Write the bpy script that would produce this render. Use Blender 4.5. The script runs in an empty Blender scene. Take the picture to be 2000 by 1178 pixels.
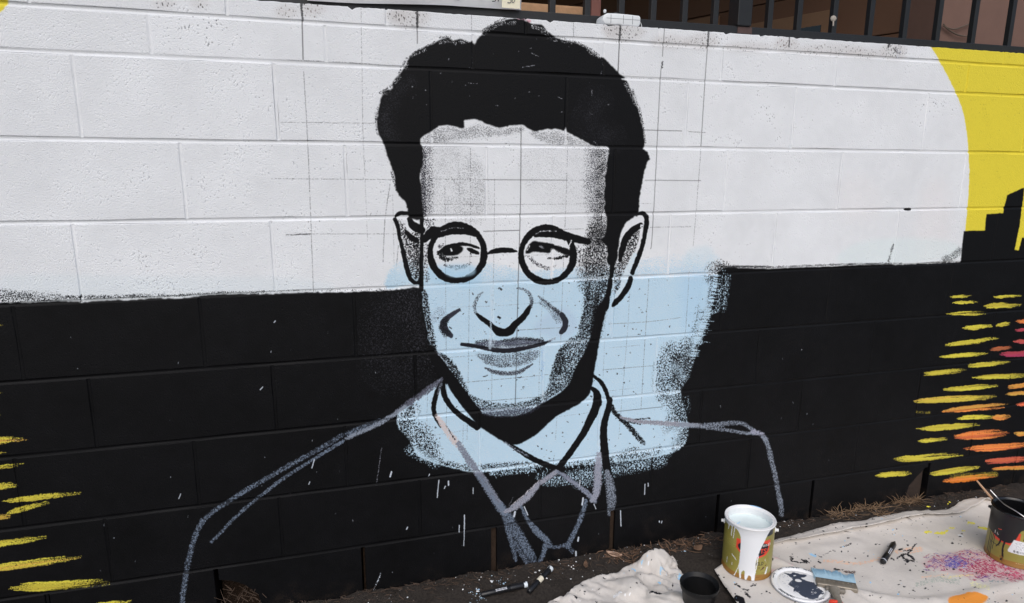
import bpy, bmesh, math, random
import numpy as np
from mathutils import Vector, Matrix, noise as mnoise

random.seed(7)
rng = np.random.default_rng(11)
SC = bpy.context.scene
COL = SC.collection

# ------------------------------------------------------------------ camera
CAM_POS = np.array([0.0, -1.8708, 1.3463])
YAW, PITCH, ROLL, FOC = 0.27612, 0.20455, 0.005137, 1261.15     # FOC in pixels of a 2000 px wide picture

def cam_axes():
    cy, sy = math.cos(YAW), math.sin(YAW)
    f = np.array([sy, cy, 0]); r = np.array([cy, -sy, 0]); u = np.array([0, 0, 1.0])
    cp, sp = math.cos(PITCH), math.sin(PITCH)
    f2 = f * cp - u * sp; u2 = u * cp + f * sp
    cr, sr = math.cos(ROLL), math.sin(ROLL)
    return r * cr + u2 * sr, u2 * cr - r * sr, f2
AX_R, AX_U, AX_F = cam_axes()
cd = bpy.data.cameras.new('camera'); cam = bpy.data.objects.new('camera', cd); COL.objects.link(cam)
M = Matrix(((AX_R[0], AX_U[0], -AX_F[0], CAM_POS[0]), (AX_R[1], AX_U[1], -AX_F[1], CAM_POS[1]),
            (AX_R[2], AX_U[2], -AX_F[2], CAM_POS[2]), (0, 0, 0, 1)))
cam.matrix_world = M
cd.sensor_width = 36.0; cd.lens = 36.0 * FOC / 2000.0
cd.clip_start = 0.05; cd.clip_end = 1000.0
SC.camera = cam

# ------------------------------------------------------------------ light: bright overcast
SUN_EL, SUN_AZ = math.radians(46), math.radians(196)      # azimuth: clockwise from +Y, seen from above
w = bpy.data.worlds.new("World"); SC.world = w; w.use_nodes = True
nt = w.node_tree
sky = nt.nodes.new('ShaderNodeTexSky'); sky.sky_type = 'NISHITA'; sky.sun_disc = False
sky.sun_elevation = SUN_EL; sky.sun_rotation = SUN_AZ
sky.air_density = 1.0; sky.dust_density = 2.5; sky.ozone_density = 1.0
bg = nt.nodes['Background']; bg.inputs['Strength'].default_value = 0.10
nt.links.new(sky.outputs[0], bg.inputs['Color'])
sd = bpy.data.lights.new('sun', 'SUN'); sun = bpy.data.objects.new('sun', sd); COL.objects.link(sun)
sd.energy = 0.95; sd.angle = math.radians(60); sd.color = (1.0, 0.985, 0.965)
sdir = Vector((math.sin(SUN_AZ) * math.cos(SUN_EL), math.cos(SUN_AZ) * math.cos(SUN_EL), math.sin(SUN_EL)))
sun.rotation_euler = (-sdir).to_track_quat('-Z', 'Y').to_euler()
SC.view_settings.view_transform = 'Standard'; SC.view_settings.look = 'None'
SC.view_settings.gamma = 1.0; SC.view_settings.use_curve_mapping = False
SC.view_settings.exposure = 0.40

# ------------------------------------------------------------------ survey helpers: sight lines met with real planes
def sight(u, v):
    d = AX_R * ((u - 1000) / FOC) - AX_U * ((v - 589) / FOC) + AX_F
    return d
def on_wall(u, v, y=0.0):
    d = sight(u, v); t = (y - CAM_POS[1]) / d[1]; return CAM_POS + t * d
def on_ground(u, v, z=0.0):
    d = sight(u, v); t = (z - CAM_POS[2]) / d[2]; return CAM_POS + t * d

# ------------------------------------------------------------------ object helpers
def tag(o, label=None, cat=None, group=None, kind=None):
    if label: o['label'] = label
    if cat: o['category'] = cat
    if group: o['group'] = group
    if kind: o['kind'] = kind
    return o
def thing(name, label, cat, loc=(0, 0, 0), rot=(0, 0, 0), group=None):
    o = bpy.data.objects.new(name, None); COL.objects.link(o)
    o.location = loc; o.rotation_euler = rot; o.empty_display_size = 0.1
    return tag(o, label, cat, group)
def obj(name, me, m=None, parent=None, loc=(0, 0, 0), rot=(0, 0, 0), smooth=False):
    o = bpy.data.objects.new(name, me); COL.objects.link(o)
    o.location = loc; o.rotation_euler = rot
    if parent: o.parent = parent
    if m and not me.materials: me.materials.append(m)
    if smooth: smooth_mesh(me)
    return o
def smooth_mesh(me):
    me.shade_smooth(); me.set_sharp_from_angle(angle=math.radians(48))
def mesh(verts, faces, uvs=None):
    me = bpy.data.meshes.new('m'); me.from_pydata([tuple(map(float, v)) for v in verts], [], faces); me.update()
    if uvs is not None: set_uv(me, uvs)
    return me
def set_uv(me, uvs):
    uv = me.uv_layers.new(name='UVMap'); n = len(me.loops)
    vi = np.empty(n, dtype=np.int32); me.loops.foreach_get('vertex_index', vi)
    uv.data.foreach_set('uv', np.asarray(uvs, dtype=np.float32)[vi].ravel())
def box(x0, x1, y0, y1, z0, z1, bev=0.0):
    bm = bmesh.new(); bmesh.ops.create_cube(bm, size=1)
    for v in bm.verts:
        v.co = Vector((x0 + (v.co.x + .5) * (x1 - x0), y0 + (v.co.y + .5) * (y1 - y0), z0 + (v.co.z + .5) * (z1 - z0)))
    if bev: bmesh.ops.bevel(bm, geom=bm.edges[:], offset=bev, segments=2, affect='EDGES', profile=0.6)
    me = bpy.data.meshes.new('m'); bm.to_mesh(me); bm.free(); return me
def lathe(prof, n=48, closed_top=False, closed_bot=False):
    V, F = [], []
    for r, z in prof:
        for k in range(n):
            a = 2 * math.pi * k / n; V.append((r * math.cos(a), r * math.sin(a), z))
    for i in range(len(prof) - 1):
        for k in range(n):
            k2 = (k + 1) % n
            F.append((i * n + k, i * n + k2, (i + 1) * n + k2, (i + 1) * n + k))
    if closed_bot: F.append(tuple(range(n - 1, -1, -1)))
    if closed_top: F.append(tuple(range((len(prof) - 1) * n, len(prof) * n)))
    return mesh(V, F)
def tube(pts, rad, n=8, taper=None):
    V, F = [], []; pts = [Vector(p) for p in pts]; m = len(pts)
    for i, p in enumerate(pts):
        t = (pts[min(i + 1, m - 1)] - pts[max(i - 1, 0)]).normalized()
        a = t.cross(Vector((0.31, 0.2, 0.93))).normalized(); b = t.cross(a)
        r = rad if taper is None else rad * taper[i]
        for k in range(n):
            q = 2 * math.pi * k / n; V.append(p + (a * math.cos(q) + b * math.sin(q)) * r)
    for i in range(m - 1):
        for k in range(n):
            k2 = (k + 1) % n; F.append((i * n + k, i * n + k2, (i + 1) * n + k2, (i + 1) * n + k))
    F.append(tuple(range(n - 1, -1, -1))); F.append(tuple(range((m - 1) * n, m * n)))
    return mesh(V, F)
def lin(c):
    c = np.asarray(c, dtype=np.float32) / 255.0
    return np.where(c <= 0.04045, c / 12.92, ((c + 0.055) / 1.055) ** 2.4)
ALB = 0.80            # a picture value of a lit white 0.8 surface -> its pigment
def pig(r, g, b): return np.clip(lin((r, g, b)) / ALB, 0.004, 0.88).astype(np.float32)

# ------------------------------------------------------------------ materials
def mat(name, color, rough=0.6, metal=0.0, var=0.15, vscale=20.0, bump=0.2, bscale=120.0, spec=0.5, dist=0.002):
    m = bpy.data.materials.new(name); m.use_nodes = True; N = m.node_tree.nodes; Lk = m.node_tree.links
    b = N['Principled BSDF']; b.inputs['Roughness'].default_value = rough; b.inputs['Metallic'].default_value = metal
    b.inputs['Specular IOR Level'].default_value = spec
    tc = N.new('ShaderNodeTexCoord'); n1 = N.new('ShaderNodeTexNoise'); n1.inputs['Scale'].default_value = vscale
    n1.inputs['Detail'].default_value = 6; Lk.new(tc.outputs['Object'], n1.inputs['Vector'])
    mx = N.new('ShaderNodeMix'); mx.data_type = 'RGBA'
    c = np.asarray(color[:3], dtype=float)
    mx.inputs[6].default_value = (*np.clip(c * (1 - var), 0, 1), 1); mx.inputs[7].default_value = (*np.clip(c * (1 + var), 0, 1), 1)
    Lk.new(n1.outputs['Fac'], mx.inputs[0]); Lk.new(mx.outputs[2], b.inputs['Base Color'])
    if bump:
        n2 = N.new('ShaderNodeTexNoise'); n2.inputs['Scale'].default_value = bscale; n2.inputs['Detail'].default_value = 5
        Lk.new(tc.outputs['Object'], n2.inputs['Vector'])
        bp = N.new('ShaderNodeBump'); bp.inputs['Strength'].default_value = bump; bp.inputs['Distance'].default_value = dist
        Lk.new(n2.outputs['Fac'], bp.inputs['Height']); Lk.new(bp.outputs['Normal'], b.inputs['Normal'])
    return m
def canvas_mat(name, rgb, height=None, rough=0.5, bump=0.5, dist=0.002, spec=0.5, fine=0.0, fscale=400):
    m = bpy.data.materials.new(name); m.use_nodes = True; N = m.node_tree.nodes; Lk = m.node_tree.links
    b = N['Principled BSDF']; b.inputs['Roughness'].default_value = rough; b.inputs['Specular IOR Level'].default_value = spec
    t = N.new('ShaderNodeTexImage'); t.image = to_image(name + '_colour', rgb, True); t.extension = 'EXTEND'; t.interpolation = 'Cubic'
    Lk.new(t.outputs['Color'], b.inputs['Base Color'])
    nrm = None
    if height is not None:
        h = N.new('ShaderNodeTexImage'); h.image = to_image(name + '_relief', height[..., None].repeat(3, -1), False)
        h.extension = 'EXTEND'; h.interpolation = 'Cubic'
        bp = N.new('ShaderNodeBump'); bp.inputs['Strength'].default_value = bump; bp.inputs['Distance'].default_value = dist
        Lk.new(h.outputs['Color'], bp.inputs['Height']); nrm = bp
    if fine:
        tc = N.new('ShaderNodeTexCoord'); n2 = N.new('ShaderNodeTexNoise'); n2.inputs['Scale'].default_value = fscale; n2.inputs['Detail'].default_value = 4
        Lk.new(tc.outputs['Object'], n2.inputs['Vector'])
        b2 = N.new('ShaderNodeBump'); b2.inputs['Strength'].default_value = fine; b2.inputs['Distance'].default_value = 0.0015
        Lk.new(n2.outputs['Fac'], b2.inputs['Height'])
        if nrm: Lk.new(nrm.outputs['Normal'], b2.inputs['Normal'])
        nrm = b2
    if nrm: Lk.new(nrm.outputs['Normal'], b.inputs['Normal'])
    return m
def to_image(name, rgb, srgb):
    h, wd = rgb.shape[:2]
    im = bpy.data.images.new(name, wd, h, alpha=False, float_buffer=False)
    im.colorspace_settings.name = 'sRGB' if srgb else 'Non-Color'
    a = np.ones((h, wd, 4), dtype=np.float32); c = np.clip(rgb, 0, 1)
    a[..., :3] = np.where(c <= 0.0031308, c * 12.92, 1.055 * np.power(np.maximum(c, 1e-6), 1 / 2.4) - 0.055) if srgb else c
    im.pixels.foreach_set(a.ravel()); im.update()
    return im

# ------------------------------------------------------------------ paint: colours computed on a sheet in real surface coordinates
def band_noise(h, wd, s1, s2=None, ax=1.0):
    """Gaussian noise, blur size s1 (texels) minus blur size s2; ax > 1 stretches it sideways; unit variance."""
    wn = rng.standard_normal((h, wd)).astype(np.float32)
    F = np.fft.rfft2(wn); fy = np.fft.fftfreq(h)[:, None]; fx = np.fft.rfftfreq(wd)[None, :]
    q = (fy ** 2 + (fx * ax) ** 2) * (2 * math.pi ** 2)
    g = np.exp(-q * s1 * s1)
    if s2: g = g - np.exp(-q * s2 * s2)
    o = np.fft.irfft2(F * g, s=(h, wd)).astype(np.float32); o -= o.mean(); o /= o.std() + 1e-9
    return o
def rank(n): return 1.0 / (1.0 + np.exp(-1.702 * n))        # about uniform 0..1
def spline(pts, k=6, closed=False):
    P = np.asarray(pts, dtype=np.float64); n = len(P)
    if n < 3 and not closed: return np.array([P[0] + (P[-1] - P[0]) * t for t in np.linspace(0, 1, k + 1)])
    out = []
    for i in range(n if closed else n - 1):
        if closed: p0, p1, p2, p3 = P[i - 1], P[i], P[(i + 1) % n], P[(i + 2) % n]
        else: p0, p1, p2, p3 = P[max(i - 1, 0)], P[i], P[i + 1], P[min(i + 2, n - 1)]
        for t in np.arange(k) / k:
            out.append(0.5 * ((2 * p1) + (-p0 + p2) * t + (2 * p0 - 5 * p1 + 4 * p2 - p3) * t * t + (-p0 + 3 * p1 - 3 * p2 + p3) * t ** 3))
    if not closed: out.append(P[-1])
    return np.array(out)
def boxblur(a, r):
    r = int(max(1, r))
    for ax in (0, 1):
        for _ in range(2):
            p = np.pad(a, [(r + 1, r) if i == ax else (0, 0) for i in (0, 1)], mode='edge').cumsum(axis=ax, dtype=np.float64)
            a = ((np.take(p, range(2 * r + 1, p.shape[ax]), axis=ax) - np.take(p, range(0, p.shape[ax] - 2 * r - 1), axis=ax)) / (2 * r + 1)).astype(np.float32)
    return a
class Canvas:
    """U, V: the drawing coordinates of every texel.  a/b: sheet coordinates (metres)."""
    def __init__(s, a0, a1, b0, b1, step, fwd, inv, base):
        s.a0, s.b0, s.st = a0, b0, step; s.w = int((a1 - a0) / step); s.h = int((b1 - b0) / step); s.inv = inv
        s.A = (a0 + (np.arange(s.w) + .5) * step).astype(np.float32)[None, :].repeat(s.h, 0)
        s.B = (b0 + (np.arange(s.h) + .5) * step).astype(np.float32)[:, None].repeat(s.w, 1)
        s.U, s.V = fwd(s.A, s.B)
        s.rgb = np.empty((s.h, s.w, 3), np.float32); s.rgb[:] = base
        s.H = None; s.wash = 0.0; s.W = .42 * band_noise(s.h, s.w, 3.0) + .18 * band_noise(s.h, s.w, 1.0); s.W2 = .42 * band_noise(s.h, s.w, 3.0) + .18 * band_noise(s.h, s.w, 1.0)
        s.S = band_noise(s.h, s.w, 1.0, None, 0.06)       # brush streaks
    def uv(s, a, b): return ((a - s.a0) / (s.w * s.st), (b - s.b0) / (s.h * s.st))
    def sl(s, P, pad):
        P = np.asarray(P); u0, v0 = P.min(0) - pad; u1, v1 = P.max(0) + pad
        c = np.array([s.inv(u, v) for u in (u0, (u0 + u1) / 2, u1) for v in (v0, v1)])
        i0, j0 = np.floor((c.min(0) - (s.a0, s.b0)) / s.st).astype(int) - 2; i1, j1 = np.ceil((c.max(0) - (s.a0, s.b0)) / s.st).astype(int) + 2
        i0, i1 = max(i0, 0), min(i1, s.w); j0, j1 = max(j0, 0), min(j1, s.h)
        return None if i1 - i0 < 2 or j1 - j0 < 2 else (slice(j0, j1), slice(i0, i1))
    def blend(s, sl, a, col):
        a = a[..., None]; s.rgb[sl] = s.rgb[sl] * (1 - a) + np.asarray(col, np.float32) * a
    def dry(s, sl, cov, sharp=4.5):
        return np.clip(np.maximum((cov - (1 - s.H[sl])) * sharp + 0.5, s.wash * np.minimum(cov, 1)), 0, 1) * (cov > 0.015)
    def poly(s, pts, col, cov=1.0, rough=0.8, blur=0, smooth=True, k=4, fade=None, sharp=4.5, opacity=1.0):
        P = spline(pts, k, True) if smooth else np.asarray(pts, float)
        sl = s.sl(P, 6 + blur * 2.2)
        if sl is None: return
        u = s.U[sl] + s.W[sl] * rough; v = s.V[sl] + s.W2[sl] * rough
        m = np.zeros(u.shape, bool); Q = np.roll(P, -1, 0)
        for (x0, y0), (x1, y1) in zip(P, Q):
            if abs(y1 - y0) < 1e-6: continue
            c = ((y0 > v) != (y1 > v))
            m ^= c & (u < (x1 - x0) * (v - y0) / (y1 - y0) + x0)
        m = m.astype(np.float32)
        if blur: m = boxblur(m, blur * 0.62)
        if fade is not None: m = m * fade(s.U[sl], s.V[sl])
        if cov >= 1.0 and not blur and fade is None: a = boxblur(m, 1)
        elif cov >= 1.0 and opacity < 1: a = m
        else: a = s.dry(sl, m * cov, sharp)
        s.blend(sl, a * opacity, col)
    def soft(s, pts, col, op, blur):
        """thin wash with a soft edge"""
        P = spline(pts, 4, True); sl = s.sl(P, blur * 2.5)
        if sl is None: return
        u, v = s.U[sl], s.V[sl]; m = np.zeros(u.shape, bool); Q = np.roll(P, -1, 0)
        for (x0, y0), (x1, y1) in zip(P, Q):
            if abs(y1 - y0) < 1e-6: continue
            c = ((y0 > v) != (y1 > v)); m ^= c & (u < (x1 - x0) * (v - y0) / (y1 - y0) + x0)
        s.blend(sl, boxblur(m.astype(np.float32), blur * .62) * op, col)
    def stroke(s, pts, wd, col, cov=1.0, rough=0.7, k=6, soft=1.0, streak=0.0, col2=None, sharp=4.5, straight=False, opacity=1.0):
        n = len(pts); wd = np.full(n, wd, float) if np.isscalar(wd) else np.asarray(wd, float)
        cv = np.full(n, cov, float) if np.isscalar(cov) else np.asarray(cov, float)
        ti = np.linspace(0, 1, n); tw = np.linspace(0, 1, len(wd)); tc = np.linspace(0, 1, len(cv))
        P = np.asarray(pts, float) if straight else spline(pts, k); tt = np.linspace(0, 1, len(P))
        R = np.interp(tt, tw, wd) / 2; Cv = np.interp(tt, tc, cv); mx = R.max()
        sl = s.sl(P, mx + 6)
        if sl is None: return
        u = s.U[sl] + s.W[sl] * rough; v = s.V[sl] + s.W2[sl] * rough
        acc = np.zeros(u.shape, np.float32); dryness = (cv.min() < 1.0)
        for i in range(len(P) - 1):
            p, q = P[i], P[i + 1]; sub = s.sl(P[i:i + 2], max(R[i], R[i + 1]) + 5)
            if sub is None: continue
            j0 = max(sub[0].start - sl[0].start, 0); j1 = min(sub[0].stop - sl[0].start, u.shape[0])
            i0 = max(sub[1].start - sl[1].start, 0); i1 = min(sub[1].stop - sl[1].start, u.shape[1])
            if j1 <= j0 or i1 <= i0: continue
            uu, vv = u[j0:j1, i0:i1], v[j0:j1, i0:i1]; d = q - p; L2 = d @ d + 1e-9
            t = np.clip(((uu - p[0]) * d[0] + (vv - p[1]) * d[1]) / L2, 0, 1)
            ds = np.hypot(uu - p[0] - t * d[0], vv - p[1] - t * d[1]); r = R[i] + (R[i + 1] - R[i]) * t; c = Cv[i] + (Cv[i + 1] - Cv[i]) * t
            if dryness: val = c * np.clip((r - ds) / (np.maximum(r, .3) * .45 * soft + .6) + .25, 0, 1)
            else: val = np.clip((r - ds) / 1.0 + .5, 0, 1)
            acc[j0:j1, i0:i1] = np.maximum(acc[j0:j1, i0:i1], val)
        if streak: acc = acc * np.clip(1 - streak * rank(s.S[sl] * 1.4), 0, 1)
        a = s.dry(sl, acc, sharp) if (dryness or streak) else acc
        if col2 is not None:
            mix = np.clip(.5 + s.S[sl] * .45, 0, 1)[..., None]; col = np.asarray(col) * (1 - mix) + np.asarray(col2) * mix
        s.blend(sl, a * opacity, col)

# ================================================================== THE WALL: layout of the courses
COURSE = 0.2032
TOP = 1.760
def bed(j): return 0.19 + (9 - j) * COURSE if j >= 2 else 0.19 + 7 * COURSE + 0.1016      # height of bed joint j
ROWS = [   # head joints of every course, as seen, with the height of the course in the picture
    (TOP, bed(1), 55, [443, 755, 1027, 1287, 1520, 1755]),
    (bed(1), bed(2), 120, [292, 636, 924, 1179, 1409, 1632, 1889]),
    (bed(2), bed(3), 220, [150, 539, 842, 1106, 1341, 1550, 1807]),
    (bed(3), bed(4), 355, [358, 676, 950, 1199, 1417, 1640, 1880]),
    (bed(4), bed(5), 490, [151, 534, 822, 1080, 1307, 1512, 1750]),
    (bed(5), bed(6), 620, [395, 693, 963, 1197, 1410, 1617, 1855]),
    (bed(6), bed(7), 750, [181, 536, 812, 1061, 1281, 1480, 1703, 1938]),
    (bed(7), bed(8), 870, [384, 676, 936, 1170, 1368, 1562, 1793]),
    (bed(8), bed(9), 990, [212, 549, 820, 1056, 1272, 1462, 1672, 1899]),
    (bed(9), -0.12, 1085, [428, 712, 965, 1195, 1399, 1583, 1808]),
]
XL, XR = -2.8, 4.6
LAYOUT = []
for zt, zb, vm, us in ROWS:
    # sight line through the middle of the course
    zm = max((zt + zb) / 2, 0.06); xs = []
    for u in us:
        v = vm
        for _ in range(6):
            p = on_wall(u, v); v -= (zm - p[2]) * 600
        xs.append(float(p[0]))
    while xs[0] - 0.43 > XL + .15: xs.insert(0, xs[0] - 0.43)
    while xs[-1] + 0.47 < XR - .15: xs.append(xs[-1] + 0.47)
    LAYOUT.append((zt, zb, [XL] + xs + [XR]))
HJ, HH, DEPTH = 0.005, 0.0036, 0.19            # half joint width, block depth

# ------------------------------------------------------------------ mural paint
WHITE = pig(214, 216, 223); BLACK = np.array([0.0040, 0.0040, 0.0048], np.float32); BLUE = pig(176, 202, 227)
YELLOW = pig(230, 201, 62); GREY = pig(128, 136, 149); GREYB = pig(104, 115, 132)
def wall_fwd(A, B):
    dx = A; dy = -CAM_POS[1]; dz = B - CAM_POS[2]
    x = AX_R[0] * dx + AX_R[1] * dy + AX_R[2] * dz; y = AX_U[0] * dx + AX_U[1] * dy + AX_U[2] * dz; z = AX_F[0] * dx + AX_F[1] * dy + AX_F[2] * dz
    return (1000 + FOC * x / z).astype(np.float32), (589 - FOC * y / z).astype(np.float32)
def wall_inv(u, v):
    p = on_wall(u, v); return (p[0], p[2])
W = Canvas(-1.45, 3.2, -0.02, 1.78, 0.001, wall_fwd, wall_inv, WHITE)
relief = band_noise(W.h, W.w, 1.2, 5.0, 0.62)
big = band_noise(W.h, W.w, 34.0); mid = band_noise(W.h, W.w, 9.0, 25.0)
pitn = band_noise(W.h, W.w, 1.8, 5.0, 0.55)
pits = np.clip((pitn + 0.35 * mid + 0.3 * big - 2.55) * 2.2, 0, 1)                         # open pores of the block face
Hn = band_noise(W.h, W.w, 0.7, 2.4, 0.6) + 0.28 * band_noise(W.h, W.w, 2.0, 7.0, .6) + .2 * mid; Hn /= Hn.std()
jm = np.zeros((W.h, W.w), np.float32)
wob = band_noise(W.h, W.w, 8.0) * 0.0012
for zt, zb, xs in LAYOUT:
    jm = np.maximum(jm, np.clip((0.0065 - np.abs(W.B + wob - zb)) / 0.002, 0, 1))
    inside = (W.B < zt) & (W.B > zb)
    for x in xs:
        i0 = int((x - W.a0) / W.st) - 12
        if i0 < 0 or i0 + 24 > W.w: continue
        sl = (slice(None), slice(i0, i0 + 24))
        jm[sl] = np.maximum(jm[sl], np.clip((0.0055 - np.abs(W.A[sl] + wob[sl] - x)) / 0.002, 0, 1) * inside[sl])
SV = band_noise(W.w, W.h, 1.2, None, .10).T.copy()      # upright brush drag
Hc = band_noise(W.h, W.w, 1.5, 5.5, .8) + .3 * band_noise(W.h, W.w, .8, 2.0); Hc /= Hc.std()
FINE = rank(Hn + .30 * SV - 1.1 * jm - 2.0 * pits); COARSE = rank(.75 * Hc + .65 * Hn + .45 * SV - 1.1 * jm - 1.2 * pits); MIXED = rank((Hn + Hc) / 1.414 + .5 * SV - 1.1 * jm)
W.H = FINE
sheet = W
# every block took the coats a little differently; joints stay a touch brighter
tone = np.zeros((W.h, W.w), np.float32)
for zt, zb, xs in LAYOUT:
    j0, j1 = max(0, int((zb - W.b0) / W.st)), min(W.h, int((zt - W.b0) / W.st))
    for k in range(len(xs) - 1):
        i0, i1 = max(0, int((xs[k] - W.a0) / W.st)), min(W.w, int((xs[k + 1] - W.a0) / W.st))
        if i1 > i0 and j1 > j0: tone[j0:j1, i0:i1] = rng.normal() * .016
W.rgb *= (1 + tone)[..., None]; pits *= .72 * np.clip(.75 + tone * 28 + .4 * band_noise(W.h, W.w, 90.0), .1, 1.6)
# faint unevenness of the white coats
W.rgb *= (1 + 0.018 * big + 0.008 * mid)[..., None]
W.soft([(1800, 370), (1850, 360), (1850, 500), (1790, 505)], pig(220, 212, 211), .3, 40)
W.soft([(1640, 350), (1700, 350), (1720, 420), (1650, 430)], pig(220, 213, 212), .25, 40)
W.soft([(1690, 470), (1850, 470), (1860, 508), (1640, 515)], pig(205, 218, 236), .5, 16)
W.soft([(0, 540), (300, 540), (600, 545), (600, 575), (0, 590)], pig(205, 214, 230), .5, 14)
# grey scuffs and dirt by the top edge
for (x, y, rx, ry, c, cv) in [(610, 18, 26, 16, (120, 100, 88), .34), (800, 34, 40, 22, (105, 98, 94), .40), (775, 30, 22, 14, (60, 55, 52), .3), (1220, 62, 40, 20, (90, 84, 80), .36), (1372, 82, 34, 16, (110, 98, 92), .36),
                              (1310, 82, 40, 14, (110, 104, 100), .25), (1460, 92, 50, 10, (110, 104, 100), .2), (1535, 88, 26, 14, (120, 90, 80), .4), (1620, 98, 70, 12, (90, 86, 82), .24), (1745, 100, 26, 18, (80, 78, 76), .36),
                              (320, 8, 24, 9, (80, 72, 66), .22), (390, 8, 20, 8, (110, 100, 90), .2), (1195, 55, 20, 18, (80, 76, 74), .3), (560, 22, 24, 14, (150, 140, 130), .25), (1690, 105, 40, 10, (110, 106, 102), .22)]:
    pl = [(x + rx * math.cos(a), y + ry * math.sin(a)) for a in np.linspace(0, 6.28, 11)[:-1]]
    W.soft(pl, pig(188, 184, 182), .45, 12)
    P = W.sl(pl, 14)
    if P:
        d = np.clip(1.25 - np.hypot((W.U[P] - x) / rx, (W.V[P] - y) / ry), 0, 1)
        W.blend(P, np.clip((pitn[P] * .8 + relief[P] * .4 - 1.75 + 1.3 * cv * d * 2) * 2.5, 0, 1) * np.clip(d * 3, 0, 1) * .85, pig(*c) * .5)
# pores: dark specks where the coats do not reach
W.rgb *= (1 - 0.55 * pits * (0.3 + 0.7 * np.clip(big * .5 + .4, 0, 1)))[..., None]
W.stroke([(1012, 40), (1020, 38), (1032, 42)], 9, pig(206, 160, 170), .8)
W.stroke([(1748, 96), (1756, 104)], 7, pig(40, 40, 44), .5); W.stroke([(1756, 100), (1754, 112)], 6, pig(90, 110, 150), .3)
# chalk-and-ink squares
INK = pig(52, 50, 52); INKB = pig(18, 18, 20)
for pts, wd, cv in [
    ([(588, 2), (591, 40)], 5, .98), ([(590, 40), (592, 116)], 3.2, .72), ([(593, 140), (599, 240), (604, 350), (612, 566)], 2, .62), ([(705, 10), (707, 130), (709, 260), (713, 345)], 1.6, .45), ([(713, 350), (718, 470)], 1.5, .35),
    ([(815, 20), (815, 52)], 5, .98), ([(815, 52), (815, 85)], 2.6, .7), ([(921, 20), (921, 60)], 1.8, .6), ([(1022, 33), (1022, 42)], 4, .98), ([(1212, 45), (1210, 78)], 4.4, .98), ([(1210, 78), (1207, 142)], 2.8, .85),
    ([(1120, 38), (1120, 72)], 1.6, .6), ([(1298, 52), (1294, 110)], 1.8, .7), ([(1294, 120), (1293, 132)], 4, .9), ([(1293, 130), (1290, 150), (1283, 290), (1274, 460), (1271, 486)], 1.9, .66),
    ([(1384, 60), (1382, 92)], 4, .98), ([(1382, 92), (1377, 160), (1369, 285)], 1.9, .68), ([(1369, 290), (1358, 430), (1354, 480)], 1.7, .45), ([(1542, 70), (1541, 92)], 3, .95), ([(1738, 82), (1735, 92)], 5, .98), ([(1016, 285), (1018, 250), (1016, 420), (1012, 560), (1006, 800)], 1, .1),
    ([(583, 118), (660, 121), (745, 127)], 1.6, .55), ([(1222, 152), (1300, 155), (1378, 160)], 1.8, .6), ([(548, 239), (745, 241)], 1.7, .6), ([(1258, 254), (1332, 256)], 2, .72), ([(1345, 257), (1378, 259)], 1.8, .6),
    ([(530, 349), (770, 351)], 1.7, .58), ([(1260, 352), (1368, 353)], 1.8, .65), ([(560, 459), (605, 457)], 3, .9), ([(605, 457), (780, 457)], 1.8, .5), ([(1270, 444), (1350, 443)], 1.8, .55), ([(1245, 397), (1275, 398)], 1.4, .45),
    ([(762, 360), (752, 430), (748, 512)], 2.4, .55), ([(725, 416), (720, 432)], 1.6, .45), ([(737, 412), (732, 430)], 1.6, .45), ([(767, 380), (769, 470), (770, 560)], 1.4, .42), ([(778, 480), (771, 560)], 2, .6)]:
    W.stroke(pts, wd * (.75 if cv < .9 else 1), INK if cv < .9 else INKB, cv + (.35 if cv < .9 else 0), rough=.15, opacity=.40 + .5 * cv)
# yellow ground behind the white disc, both ends of the wall
W.poly([(1816, 60), (1815, 85), (1833, 116), (1852, 152), (1868, 185), (1881, 220), (1888, 258), (1891, 290), (1893, 330), (1892, 372), (1889, 410), (1886, 436), (1885, 452), (1890, 500), (1930, 520), (2000, 525), (2300, 525), (2600, 520), (2900, -200), (1800, -200)], YELLOW, rough=.6, k=3)
W.poly([(18, -40), (16, 2), (9, 14), (0, 24), (-60, 60), (-160, 160), (-260, 400), (-300, 640), (-700, 640), (-700, -200), (18, -200)], YELLOW, rough=.6, k=3)
ysel = (W.rgb[..., 2] < .2)
W.rgb[ysel] *= (1 - .10 * rank(W.S[ysel]) - .4 * pits[ysel])[..., None]
# light blue passage, first coat
bl = lambda U, V: np.clip((V - 494 + (U < 900) * 4) / 58.0, 0, 1)
W.poly([(755, 568), (762, 525), (800, 505), (850, 520), (900, 530), (960, 515), (1030, 530), (1130, 520), (1200, 515), (1270, 505), (1345, 488), (1392, 484), (1412, 520), (1420, 560), (1405, 610), (1385, 690), (1360, 780), (1355, 880), (1200, 920), (900, 930), (760, 880), (760, 700), (800, 690), (820, 560)], BLUE, 1.0, fade=bl, blur=6, k=3, sharp=2.2)
W.soft([(1342, 490), (1388, 482), (1392, 520), (1340, 522)], pig(180, 206, 232), .32, 14)
W.soft([(775, 520), (815, 512), (822, 560), (765, 562)], pig(188, 208, 230), .35, 16)
W.soft([(1330, 540), (1400, 545), (1370, 640), (1340, 650)], pig(158, 192, 224), .4, 30)
W.soft([(840, 520), (930, 520), (930, 560), (850, 552)], pig(160, 196, 228), .5, 12)
W.soft([(1040, 640), (1100, 600), (1130, 640), (1090, 660)], pig(168, 186, 206), .5, 14)
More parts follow.
